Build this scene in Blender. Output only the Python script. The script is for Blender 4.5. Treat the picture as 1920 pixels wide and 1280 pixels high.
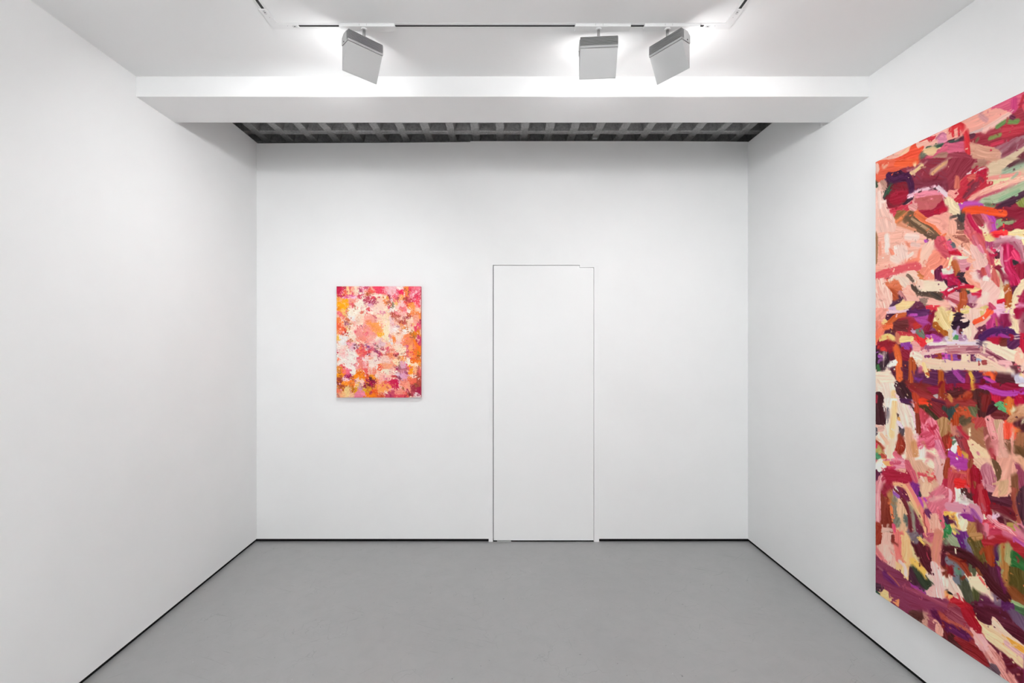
import bpy, bmesh, math, random
import numpy as np
from mathutils import Vector, Matrix

for o in list(bpy.data.objects):
    bpy.data.objects.remove(o, do_unlink=True)
scene = bpy.context.scene
col = scene.collection

# ------------------------------------------------------------------ camera
FPX = 860.0                    # focal length in pixels of the 1920 px frame
CAM_Z = 1.53
cam_d = bpy.data.cameras.new('camera')
cam = bpy.data.objects.new('camera', cam_d)
col.objects.link(cam)
cam.location = (0, 0, CAM_Z)
cam.rotation_euler = (math.pi / 2, 0, 0)
cam_d.sensor_width = 36.0
cam_d.lens = FPX / 1920 * 36
cam_d.shift_x = 20 / 1920
cam_d.shift_y = -2 / 1920
cam_d.clip_start = 0.02
scene.camera = cam

# ------------------------------------------------------------------ world, exposure
w = bpy.data.worlds.new('world')
scene.world = w
w.use_nodes = True
w.node_tree.nodes['Background'].inputs[0].default_value = (0.5, 0.5, 0.5, 1)
w.node_tree.nodes['Background'].inputs[1].default_value = 0.04
vs = scene.view_settings
vs.view_transform = 'Standard'
vs.look = 'None'
vs.gamma = 1.0
vs.use_curve_mapping = False
vs.exposure = 0.18

LAMP_W = 8.0         # watts of each track lamp
LAMP_TILT = 43        # degrees below the horizontal
LAMP_SPREAD = 125
LENS_GLOW = 21.0
# ------------------------------------------------------------------ helpers
def srgb(h):
    h = h.lstrip('#')
    c = [int(h[i:i + 2], 16) / 255 for i in (0, 2, 4)]
    return tuple(x / 12.92 if x <= .04045 else ((x + .055) / 1.055) ** 2.4 for x in c)

class Mat:
    def __init__(s, name, base, rough=.6, spec=.3, metal=0.0):
        s.m = bpy.data.materials.new(name)
        s.m.use_nodes = True
        s.t = s.m.node_tree
        s.b = s.t.nodes['Principled BSDF']
        s.b.inputs['Base Color'].default_value = (*base, 1)
        s.b.inputs['Roughness'].default_value = rough
        s.b.inputs['Specular IOR Level'].default_value = spec
        s.b.inputs['Metallic'].default_value = metal
    def n(s, typ, **kw):
        nd = s.t.nodes.new(typ)
        for k, v in kw.items():
            if k in nd.inputs:
                nd.inputs[k].default_value = v
            else:
                setattr(nd, k, v)
        return nd
    def l(s, a, b):
        s.t.links.new(a, b)
    def coord(s, scale=(1, 1, 1), rot=(0, 0, 0), src='Object'):
        tc = s.n('ShaderNodeTexCoord')
        mp = s.n('ShaderNodeMapping')
        mp.inputs['Scale'].default_value = scale
        mp.inputs['Rotation'].default_value = rot
        s.l(tc.outputs[src], mp.inputs['Vector'])
        return mp.outputs['Vector']
    def noise(s, vec, scale, detail=4, rough=.55, dist=0):
        nd = s.n('ShaderNodeTexNoise')
        nd.inputs['Scale'].default_value = scale
        nd.inputs['Detail'].default_value = detail
        nd.inputs['Roughness'].default_value = rough
        nd.inputs['Distortion'].default_value = dist
        s.l(vec, nd.inputs['Vector'])
        return nd.outputs['Fac']
    def ramp(s, fac, stops):
        nd = s.n('ShaderNodeValToRGB')
        r = nd.color_ramp
        while len(r.elements) < len(stops):
            r.elements.new(.5)
        for e, (p, c) in zip(r.elements, stops):
            e.position = p
            e.color = (*c, 1) if len(c) == 3 else c
        s.l(fac, nd.inputs['Fac'])
        return nd.outputs['Color']
    def mix(s, fac, a, b, mode='MIX'):
        nd = s.n('ShaderNodeMix')
        nd.data_type = 'RGBA'
        nd.blend_type = mode
        for v, i in ((fac, 0), (a, 6), (b, 7)):
            if hasattr(v, 'is_output'):
                s.l(v, nd.inputs[i])
            else:
                nd.inputs[i].default_value = v if i == 0 else (*v, 1)
        return nd.outputs[2]
    def bump(s, h, strength=.1, dist=.002):
        nd = s.n('ShaderNodeBump')
        nd.inputs['Strength'].default_value = strength
        nd.inputs['Distance'].default_value = dist
        s.l(h, nd.inputs['Height'])
        s.l(nd.outputs['Normal'], s.b.inputs['Normal'])
    def base(s, c):
        s.l(c, s.b.inputs['Base Color'])

def g(v):
    return (v, v, v)

M = {}
# matt white emulsion: faint roller stipple
m = Mat('white_wall_paint', g(.80), .62, .25)
v = m.coord()
m.base(m.ramp(m.noise(v, 3.0, 3), [(.3, g(.85)), (.7, g(.87))]))
m.bump(m.noise(v, 260, 3), .08, .001)
M['wall'] = m.m
m = Mat('white_ceiling_paint', g(.87), .75, .15)
m.bump(m.noise(m.coord(), 200, 3), .06, .001)
M['ceil'] = m.m
m = Mat('white_door_paint', g(.86), .5, .3)
v = m.coord((1, 1, .15))
m.bump(m.noise(v, 90, 3), .05, .001)
M['door'] = m.m
# worn grey floor paint: mottling, scuffs, fine scratches, specks
m = Mat('grey_floor_paint', g(.36), .34, .5)
v = m.coord()
FB = .385
c = m.ramp(m.noise(v, 1.3, 5, .6), [(.3, g(FB * .96)), (.7, g(FB * 1.04))])
mott = m.ramp(m.noise(v, 11, 7, .7, .4), [(.3, g(.96)), (.5, g(1.0)), (.7, g(1.03))])
c = m.mix(1.0, c, mott, 'MULTIPLY')
def scratches(c, rot, stretch, scale, lo, wid, dark, mask_scale, mlo):
    mp2 = m.n('ShaderNodeMapping')
    mp2.inputs['Scale'].default_value = (stretch[0], stretch[1], 1)
    m.l(m.coord((1, 1, 1), (0, 0, rot)), mp2.inputs['Vector'])
    vv = mp2.outputs['Vector']
    scr = m.ramp(m.noise(vv, scale, 5, .62, 1.1), [(lo, g(0)), (lo + wid, g(1))])
    msk = m.ramp(m.noise(m.coord((1, 1, 1), (0, 0, rot * 3 + 1)), mask_scale, 3), [(mlo, g(0)), (mlo + .1, g(1))])
    f = m.n('ShaderNodeMath', operation='MULTIPLY')
    m.l(scr, f.inputs[0]); m.l(msk, f.inputs[1])
    return m.mix(f.outputs[0], c, g(FB * dark))
for rot, st, sc, lo, dk, ms, ml in ((.35, (1.0, 15), 5.0, .63, .80, 2.6, .46), (-.5, (1.2, 18), 6.0, .64, .82, 2.2, .47), (1.4, (1.0, 16), 5.5, .65, .82, 2.9, .48),
                                    (2.4, (.7, 24), 4.0, .66, .78, 1.7, .50), (-1.1, (1.6, 12), 9.0, .66, .80, 3.4, .50), (.1, (2.2, 11), 14.0, .66, .80, 3.0, .45)):
    c = scratches(c, rot, st, sc, lo, .045, dk + .04, ms, ml)
spk = m.ramp(m.noise(v, 48, 2, .5), [(.735, g(0)), (.76, g(1))])
c = m.mix(spk, c, g(FB * .6))
pale = m.ramp(m.noise(m.coord((1, 1, 1), (0, 0, 2.0)), 60, 2, .5), [(.765, g(0)), (.785, g(.7))])
c = m.mix(pale, c, g(.62))
hair = m.n('ShaderNodeTexVoronoi', feature='DISTANCE_TO_EDGE', Scale=2.6)
wv = m.n('ShaderNodeVectorMath', operation='ADD')
nz = m.n('ShaderNodeTexNoise', Scale=3.0, Detail=4.0)
m.l(v, nz.inputs['Vector'])
m.l(v, wv.inputs[0]); m.l(nz.outputs['Color'], wv.inputs[1])
m.l(wv.outputs[0], hair.inputs['Vector'])
hl = m.ramp(hair.outputs['Distance'], [(.0, g(1)), (.007, g(0))])
hm = m.ramp(m.noise(v, 2.6, 2), [(.48, g(0)), (.62, g(.8))])
f = m.n('ShaderNodeMath', operation='MULTIPLY')
m.l(hl, f.inputs[0]); m.l(hm, f.inputs[1])
c = m.mix(f.outputs[0], c, g(FB * .74))
m.base(c)
rr = m.ramp(m.noise(v, 6, 5), [(.3, g(.33)), (.7, g(.41))])
m.l(rr, m.b.inputs['Roughness'])
m.bump(m.noise(v, 30, 5), .06, .001)
M['floor'] = m.m
M['black'] = Mat('black_recess', g(.008), .8, .1).m
M['slot'] = Mat('black_track_slot', g(.02), .5, .3).m
# rough cast concrete: coffer shade painted into smooth pan faces, chipped soffits kept paler
for key, nm, k, bs in (('conc', 'shaded_pan_concrete', .72, .35), ('soffit', 'chipped_concrete_soffit', 1.2, .9)):
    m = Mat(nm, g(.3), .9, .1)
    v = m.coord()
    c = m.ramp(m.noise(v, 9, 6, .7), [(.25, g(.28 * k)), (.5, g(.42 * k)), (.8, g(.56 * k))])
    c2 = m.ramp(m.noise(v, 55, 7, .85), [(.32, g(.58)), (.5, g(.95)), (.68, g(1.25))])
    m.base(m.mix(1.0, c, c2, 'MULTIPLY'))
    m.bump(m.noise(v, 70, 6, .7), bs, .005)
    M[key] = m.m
M['track'] = Mat('white_track_enamel', g(.80), .4, .4).m
M['body'] = Mat('white_lamp_enamel', g(.50), .45, .4).m
M['fin'] = Mat('grey_cast_fins', g(.40), .5, .4).m
M['core'] = Mat('dark_heatsink_core', g(.015), .6, .3).m
M['steel'] = Mat('brushed_steel', g(.5), .35, .5, .8).m
m = Mat('lit_lens', g(.9), .4)
m.b.inputs['Emission Color'].default_value = (1, 1, 1, 1)
m.b.inputs['Emission Strength'].default_value = LENS_GLOW
M['lens'] = m.m
M['canvas_edge'] = Mat('raw_linen', srgb('d9cdbf'), .9, .1).m
M['painted_edge'] = Mat('paint_smeared_canvas_edge', srgb('c8707c'), .8, .15).m
M['grey_card'] = Mat('grey_card', g(.42), .7, .2).m
M['white_bit'] = Mat('white_paper', g(.85), .7, .2).m

def bm_obj(name, bm, mat, parent=None, smooth=False):
    me = bpy.data.meshes.new(name)
    bm.normal_update()
    bm.to_mesh(me); bm.free()
    if smooth:
        for p in me.polygons:
            p.use_smooth = True
    o = bpy.data.objects.new(name, me)
    if mat:
        me.materials.append(mat)
    col.objects.link(o)
    if parent:
        o.parent = parent
    return o

def add_box(bm, x0, x1, y0, y1, z0, z1, bev=0.0):
    r = bmesh.ops.create_cube(bm, size=1.0, matrix=Matrix.Translation(((x0 + x1) / 2, (y0 + y1) / 2, (z0 + z1) / 2)) @ Matrix.Diagonal((x1 - x0, y1 - y0, z1 - z0, 1)))
    if bev:
        es = set(e for vv in r['verts'] for e in vv.link_edges)
        bmesh.ops.bevel(bm, geom=list(es), offset=bev, segments=2, affect='EDGES', profile=.6)
    return r

def box(name, mat, x0, x1, y0, y1, z0, z1, parent=None, bev=0.0):
    bm = bmesh.new()
    add_box(bm, x0, x1, y0, y1, z0, z1, bev)
    return bm_obj(name, bm, mat, parent)

def add_prism(bm, prof, axis, a, b):
    """extrude a 2D profile along axis 'x' (profile is y,z), 'y' (x,z) or 'z' (x,y)"""
    def p3(u, v_, t):
        return {'x': (t, u, v_), 'y': (u, t, v_), 'z': (u, v_, t)}[axis]
    lo = [bm.verts.new(p3(u, v_, a)) for u, v_ in prof]
    hi = [bm.verts.new(p3(u, v_, b)) for u, v_ in prof]
    n_ = len(prof)
    bm.faces.new(lo); bm.faces.new(hi[::-1])
    for i in range(n_):
        j = (i + 1) % n_
        bm.faces.new((lo[i], hi[i], hi[j], lo[j]))
    bmesh.ops.recalc_face_normals(bm, faces=bm.faces)

def add_cyl(bm, p, r, h, axis='z', seg=20):
    mt = Matrix.Translation(p)
    if axis == 'y':
        mt = mt @ Matrix.Rotation(math.pi / 2, 4, 'X')
    if axis == 'x':
        mt = mt @ Matrix.Rotation(math.pi / 2, 4, 'Y')
    bmesh.ops.create_cone(bm, cap_ends=True, segments=seg, radius1=r, radius2=r, depth=h, matrix=mt)

def empty(name, loc=(0, 0, 0), rz=0):
    o = bpy.data.objects.new(name, None)
    o.empty_display_size = .05
    col.objects.link(o)
    o.location = loc
    o.rotation_euler = (0, 0, rz)
    return o

def tag(o, label=None, cat=None, group=None, kind=None):
    if label: o['label'] = label
    if cat: o['category'] = cat
    if group: o['group'] = group
    if kind: o['kind'] = kind
    return o

# ------------------------------------------------------------------ the room shell
XL, XR = -1.859, 1.872          # faces of the side walls
YB, YR = 3.483, -2.4            # back wall face, wall behind the camera
ZTOP = 3.033                    # top of the partition walls
ZC = 2.873                      # plaster ceiling
BY0, BY1, BZ = 2.334, 2.612, 2.770   # bulkhead
GAP = .024                      # shadow gap above the floor
WT = .12
S = YB / FPX                    # metres per pixel on the back wall

def bx(px): return (px - 940) * S
def bz(py): return CAM_Z + (638 - py) * S

def structure(o, label, cat=None):
    tag(o, label, cat, None, 'structure')
    return o

structure(box('floor', M['floor'], XL - .3, XR + .3, YR - .3, YB + .5, -.1, 0),
          'scuffed grey painted concrete floor', 'floor')
structure(box('wall_left', M['wall'], XL - WT, XL, YR - WT, YB + WT, GAP, ZTOP),
          'plain white wall on the left without any picture', 'wall')
structure(box('wall_right', M['wall'], XR, XR + WT, YR - WT, YB + WT, GAP, ZTOP),
          'white wall on the right behind the tall red painting', 'wall')
structure(box('wall_rear', M['wall'], XL, XR, YR - WT, YR, GAP, ZC + .05),
          'white wall behind the viewer', 'wall')

# back wall with the door opening; its top edge has a small step
DXL, DXR = bx(924.2), bx(1113.6)       # door opening
DZT = bz(496.6)
JL, JR = bx(916.2), bx(1123.4)         # outer edges of the jamb strips
bm = bmesh.new()
prof = [(XL, GAP), (JL, GAP), (JL, DZT), (DXL, DZT), (DXR, DZT), (JR, DZT), (JR, GAP), (XR, GAP),
        (XR, bz(265.6)), (bx(1398), bz(265.6)), (bx(1240), bz(264.5)), (bx(882), bz(264.6)), (bx(881.5), bz(266.2)), (bx(740), bz(267.4)), (XL, bz(268.6))]
vs_f = [bm.verts.new((x, YB, z)) for x, z in prof]
f_ = bm.faces.new(vs_f)
r = bmesh.ops.extrude_face_region(bm, geom=[f_])
bmesh.ops.translate(bm, vec=(0, WT, 0), verts=[e for e in r['geom'] if isinstance(e, bmesh.types.BMVert)])
bmesh.ops.recalc_face_normals(bm, faces=bm.faces)
structure(bm_obj('wall_back', bm, M['wall']), 'white end wall holding the small painting and the flush door', 'wall')

# flush door: jamb strips reaching the floor, header filler, leaf
frame = empty('door_1', ((DXL + DXR) / 2, YB, 0))
structure(frame, 'tall flush white door with hairline gaps and no handle', 'door')
def dbox(name, mat, x0, x1, y0, y1, z0, z1, bev=.0006):
    c0 = frame.location
    return box(name, mat, x0 - c0.x, x1 - c0.x, y0 - YB, y1 - YB, z0, z1, frame, bev)
dbox('jamb', M['wall'], JL, DXL, YB - .0003, YB + .10, 0, DZT)
dbox('jamb', M['wall'], DXR, JR, YB - .0003, YB + .10, 0, DZT)
bm = bmesh.new()
LX0, LX1 = DXL + .0052, DXR - .0026
NX = bx(1087)
NZ = DZT - .0185
prof = [(LX0, .013), (LX1, .013), (LX1, NZ - .0022), (NX - .002, NZ - .0022), (NX - .002, DZT - .0042), (LX0, DZT - .0042)]
add_prism(bm, [(x - frame.location.x, z) for x, z in prof], 'y', -.001, .045)
tag(bm_obj('door_leaf', bm, M['door'], frame), 'flat white leaf')
dbox('header_filler', M['door'], NX, DXR, YB - .0012, YB + .045, NZ, DZT + .001, .0004)
dbox('gap_shade_strip', M['black'], DXL, DXR, YB + .010, YB + .046, 0, .012)  # black strip added so the gap under the leaf reads as deep shade
dbox('backing_board', M['black'], JL, JR, YB + .046, YB + .10, 0, DZT)

# black strips at the back of the shadow gap
REC = .014
def baseboard(name, label, *a):
    structure(box(name, M['black'], *a), label, 'baseboard')
baseboard('baseboard_left', 'recessed black strip along the foot of the left wall', XL - REC - .02, XL - REC, YR - .02, YB + .03, 0, GAP + .001)
baseboard('baseboard_right', 'recessed black strip along the foot of the right wall', XR + REC, XR + REC + .02, YR - .02, YB + .03, 0, GAP + .001)
baseboard('baseboard_back', 'recessed black strip left of the door', XL - REC, JL, YB + REC, YB + REC + .02, 0, GAP + .001)
baseboard('baseboard_back', 'recessed black strip right of the door', JR, XR + REC, YB + REC, YB + REC + .02, 0, GAP + .001)
baseboard('baseboard_rear', 'recessed black strip behind the viewer', XL - REC, XR + REC, YR - REC - .02, YR - REC, 0, GAP + .001)

structure(box('ceiling', M['ceil'], XL, XR, YR - WT, BY0, ZC, ZC + .16), 'smooth white plaster ceiling carrying the lighting track', 'ceiling')
structure(box('trim_1', M['wall'], XL, XR, BY0, BY1, BZ, ZTOP, None, .0012), 'white boxed bulkhead crossing the room below the ceiling', 'bulkhead')

# ------------------------------------------------------------------ waffle slab over the far end
ZS = CAM_Z + 1.57
PIT = .1841
RW0, RW1, RH = .0591, .145, .095
waffle = empty('ceiling_concrete', (0, 3.4, ZS))
structure(waffle, 'dark raw concrete waffle slab above the far wall', 'ceiling')
box('slab', M['conc'], -3.0, 3.0, -1.2, 1.9, RH - .004, RH + .12, waffle)
rs = random.Random(5)
def rib_mesh(name, axis, a, b, seed):
    """tapered concrete rib with slightly uneven arrises"""
    q = random.Random(seed)
    bm = bmesh.new()
    nseg = 44
    rings = []
    for i in range(nseg + 1):
        t = a + (b - a) * i / nseg
        j = lambda s_: q.uniform(-s_, s_)
        ring = [(-RW1 / 2, RH), (-RW0 / 2 + j(.003), .004 + j(.002)), (-RW0 / 2 + .006 + j(.003), j(.002)),
                (RW0 / 2 - .006 + j(.003), j(.002)), (RW0 / 2 + j(.003), .004 + j(.002)), (RW1 / 2, RH)]
        rings.append([bm.verts.new((u, t, z) if axis == 'y' else (t, u, z)) for u, z in ring])
    for r0, r1 in zip(rings, rings[1:]):
        for k in range(6):
            fc = bm.faces.new((r0[k], r0[(k + 1) % 6], r1[(k + 1) % 6], r1[k]))
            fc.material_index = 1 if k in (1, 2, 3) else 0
    bm.faces.new(rings[0]); bm.faces.new(rings[-1][::-1])
    bmesh.ops.recalc_face_normals(bm, faces=bm.faces)
    return bm
for k in range(-13, 14):
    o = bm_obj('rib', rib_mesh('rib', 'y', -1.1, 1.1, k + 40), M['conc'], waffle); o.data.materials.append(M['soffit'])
    o.location = (-.0102 + PIT * k, 0, 0)
for k in range(-5, 7):
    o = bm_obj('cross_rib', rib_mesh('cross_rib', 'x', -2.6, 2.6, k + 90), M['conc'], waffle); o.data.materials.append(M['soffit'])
    o.location = (0, 3.3175 - RW0 / 2 + PIT * k - 3.4, 0.0005)
# ------------------------------------------------------------------ lighting track
TX, TY, TYR = .965, 1.9575, -1.7
ZR = ZC - .0018                     # underside of the recessed rail's flanges
track = tag(empty('lighting_track', (0, TY, ZC)), 'white recessed ceiling lighting track with black slot and L-shaped corners', 'track')
def tb(bm, x0, x1, y0, y1, z0, z1, bev=0):
    add_box(bm, x0, x1, y0 - TY, y1 - TY, z0 - ZC, z1 - ZC, bev)
HW, SW = .0165, .0062               # half widths of rail and slot
ARM = .097                          # arm of a corner piece
def rail(axis, fixed, a, b):
    o = None
    for s0, s1 in ((-HW, -SW), (SW, HW)):
        bm = bmesh.new()
        if axis == 'x':
            tb(bm, a, b, fixed + s0, fixed + s1, ZR, ZC - .0002)
        else:
            tb(bm, fixed + s0, fixed + s1, a, b, ZR, ZC - .0002)
        bm_obj('rail_flange', bm, M['track'], track)
    bm = bmesh.new()
    if axis == 'x':
        tb(bm, a, b, fixed - SW, fixed + SW, ZC - .0007, ZC - .0002)
    else:
        tb(bm, fixed - SW, fixed + SW, a, b, ZC - .0007, ZC - .0002)
    bm_obj('slot', bm, M['slot'], track)
rail('x', TY, -TX + ARM, TX - ARM)
rail('y', -TX, TYR + ARM, TY - ARM)
rail('y', TX, TYR + ARM, TY - ARM)
rail('x', TYR, -TX + ARM, TX - ARM)
for sx in (-1, 1):
    for cy, sy in ((TY, -1), (TYR, 1)):
        bm = bmesh.new()
        h = HW + .001
        cx = sx * TX
        L = [(-h, -h), (ARM + .004, -h), (ARM + .004, h), (h, h), (h, ARM + .004), (-h, ARM + .004)]
        add_prism(bm, [(cx - sx * u, cy + sy * v_ - TY) for u, v_ in L], 'z', ZR - .002 - ZC, -.0005)
        cn = bm_obj('corner_connector', bm, M['track'], track)
        for ax in (0, 1):
            for t, w_ in ((.055, .0016), (.085, .0016)):
                bm = bmesh.new()
                u, v_ = (t, .004) if ax == 0 else (.004, t)
                add_cyl(bm, (cx - sx * u, cy + sy * v_ - TY, ZR - .0022 - ZC), w_, .001, 'z', 10)
                bm_obj('screw', bm, M['steel'], cn)
            bm = bmesh.new()
            u0, u1, v0, v1 = (ARM - .022, ARM - .004, -.004, .004) if ax == 0 else (-.004, .004, ARM - .022, ARM - .004)
            xs = sorted((cx - sx * u0, cx - sx * u1)); ys = sorted((cy + sy * v0, cy + sy * v1))
            for q0, q1, q2, q3 in ((xs[0], xs[1], ys[0], ys[0] + .0012), (xs[0], xs[1], ys[1] - .0012, ys[1]), (xs[0], xs[0] + .0012, ys[0], ys[1])):
                tb(bm, q0, q1, q2, q3, ZR - .0028, ZR - .0019)
            bm_obj('latch_window', bm, M['fin'], cn)
            bm = bmesh.new()
            mxx, myy = (xs[0] + xs[1]) / 2, (ys[0] + ys[1]) / 2
            tb(bm, mxx - .004, mxx + .003, myy - .0008, myy + .0012, ZR - .0028, ZR - .0019)
            bm_obj('latch', bm, M['slot'], cn)

# ------------------------------------------------------------------ track lamps
FW = .159                           # width of a lamp head
HT = CAM_Z + 1.285                          # top of the head
def lamp(x, y, axis_z, yaw, label, flip=1, power=1.0, cat='spotlight'):
    """adapter clipped in the rail, short stem, wedge head whose front is the lens.
    axis_z: rotation of the adapter about z; yaw: rotation of the head (0 = facing +y)"""
    t = tag(empty('track_lamp', (x, y, ZC)), label, cat, 'wedge lamps on the ceiling track')
    # adapter
    bm = bmesh.new()
    add_box(bm, -.118 + .016 * flip, .118 + .016 * flip, -HW, HW, ZR - .0128 - ZC, ZR - ZC - .0002, .002)
    a = bm_obj('adapter', bm, M['track'], t); a.rotation_euler.z = axis_z
    for q in (-.0155, .0155):
        bm = bmesh.new()
        add_box(bm, q - .0006, q + .0006, -HW - .0004, HW, ZR - .0095 - ZC, ZR - ZC - .001)
        bm_obj('seam', bm, M['fin'], a)
    bm = bmesh.new()
    add_box(bm, .088, .104, -HW - .0005, -HW + .002, ZR - .009 - ZC, ZR - .003 - ZC, .001)
    bm_obj('release_tab', bm, M['track'], a)
    bm = bmesh.new()
    add_cyl(bm, (0, 0, ZR - .015 - ZC), .0125, .006, 'z', 24)
    bm_obj('collar', bm, M['track'], t, False)
    bm = bmesh.new()
    zb, zt = HT - .012 - ZC, ZR - .015 - ZC
    add_cyl(bm, (0, 0, (zb + zt) / 2), .0062, zt - zb, 'z', 20)
    bm_obj('stem', bm, M['steel'], t, True)
    # head: origin at the top of the head
    bm = bmesh.new()
    h2 = FW / 2
    ZH = .044
    add_prism(bm, [(-.021, -ZH - .001), (.034, -ZH - .001), (.034, -.1425), (.032, -.1435), (.0295, -.1425)], 'x', -h2 + .001, h2 - .001)
    bmesh.ops.bevel(bm, geom=list(bm.edges), offset=.0012, segments=1, affect='EDGES')
    head = bm_obj('housing', bm, M['body'], t)
    head.location = (-.006 * math.sin(yaw), .006 * math.cos(yaw), HT - ZC); head.scale = (1, 1.03, 1.03); head.rotation_euler.z = yaw
    bm = bmesh.new()
    add_prism(bm, [(-.0245, -.036), (.033, -.036), (.033, -ZH), (-.0225, -ZH)], 'x', -h2, h2)
    bm_obj('lip', bm, M['fin'], head)
    bm = bmesh.new()
    add_box(bm, -h2 + .007, h2 - .007, -.012, .02, -.036, -.002)
    bm_obj('heat_sink_core', bm, M['core'], head)
    for k in range(7):
        bm = bmesh.new()
        z0 = -.0005 - k * .0052
        fy = .0155 if k == 0 else .0325 if k > 2 else .024
        add_box(bm, -h2 + .0012 * (k == 0), h2 - .0012 * (k == 0), -.0255, fy, z0 - .0015, z0, .0003)
        bm_obj('cooling_fin', bm, M['fin'], head)
    # end cheeks close the sides of the fin stack
    for sx in (-1, 1):
        bm = bmesh.new()
        add_prism(bm, [(-.010, -.001), (.016, -.001), (.034, -.014), (.034, -ZH), (-.010, -ZH)], 'x', sx * (h2 - .0005), sx * (h2 + .0012))
        bm_obj('cheek', bm, M['body'], head)
        bm = bmesh.new()
        add_cyl(bm, (sx * (h2 + .0012), .013, -.036), .0028, .002, 'x', 12)
        bm_obj('screw', bm, M['core'], head)
    bm = bmesh.new()
    add_box(bm, -h2 + .008, h2 - .008, .0338, .0348, -.137, -.053)
    bm_obj('lens', bm, M['lens'], head)
    ld = bpy.data.lights.new('lamp_light', 'AREA')
    ld.shape = 'RECTANGLE'; ld.size = .135; ld.size_y = .06
    ld.color = (.984, .998, 1.0)
    ld.energy = LAMP_W * power
    ld.spread = math.radians(LAMP_SPREAD)
    lo = bpy.data.objects.new('lamp_light', ld); col.objects.link(lo)
    lo.parent = head
    lo.location = (0, .058, -.072)
    lo.rotation_euler = (math.radians(90 - LAMP_TILT), 0, 0)   # aims along +y, pitched down
    return t
R = math.radians
lamp(-.586, TY, 0, R(43), 'white wedge lamp turned towards the left wall, alone on the left of the track', 1, .64)
lamp(.415, TY, 0, R(-4), 'white wedge lamp facing the end wall, squarest of the three lamps', 1, .33)
lamp(.709, TY, 0, R(-54), 'white wedge lamp turned towards the tall painting, nearest the right track corner', 1, .38)
for x, y, ax, yaw, p, lb in (
        (-TX, .3, 90, 90, .14, 'white wedge lamp overhead beside the viewer facing the left wall'),
        (-TX, -.7, 90, 90, .7, 'white wedge lamp behind the viewer facing the left wall'),
        (TX, .5, 90, -90, .72, 'white wedge lamp overhead beside the viewer facing the right wall'),
        (TX, -.7, 90, -90, .7, 'white wedge lamp behind the viewer facing the right wall'),
        (-.45, TYR, 0, 180, 6.6, 'added fill lamp, unseen on the rear track, bounced off the wall behind, left one'),  # unseen pair added as soft fill, bounced off the rear wall
        (.45, TYR, 0, 180, 6.6, 'added fill lamp, unseen on the rear track, bounced off the wall behind, right one')):
    lamp(x, y, R(ax), R(yaw), lb, 1, p)

# ------------------------------------------------------------------ small things
o = box('grey_card', M['grey_card'], bx(932), bx(958), YB - .004, YB + .03, .0005, .0075, None, .001)
tag(o, 'small grey card strip tucked under the white door', 'card')
bm = bmesh.new()
d_ = 4.30 * 1.57 / 1.9
xx = (1115 - 940) * d_ / FPX
add_box(bm, -.018, .018, -.008, .008, -.010, -.001, .002)
add_box(bm, -.004, .004, -.004, .004, -.001, .012, .001)
o = bm_obj('white_clip', bm, M['white_bit'])
o.location = (xx, d_, ZS - .003)
tag(o, 'small white clip fixed under a concrete rib', 'clip')
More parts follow.
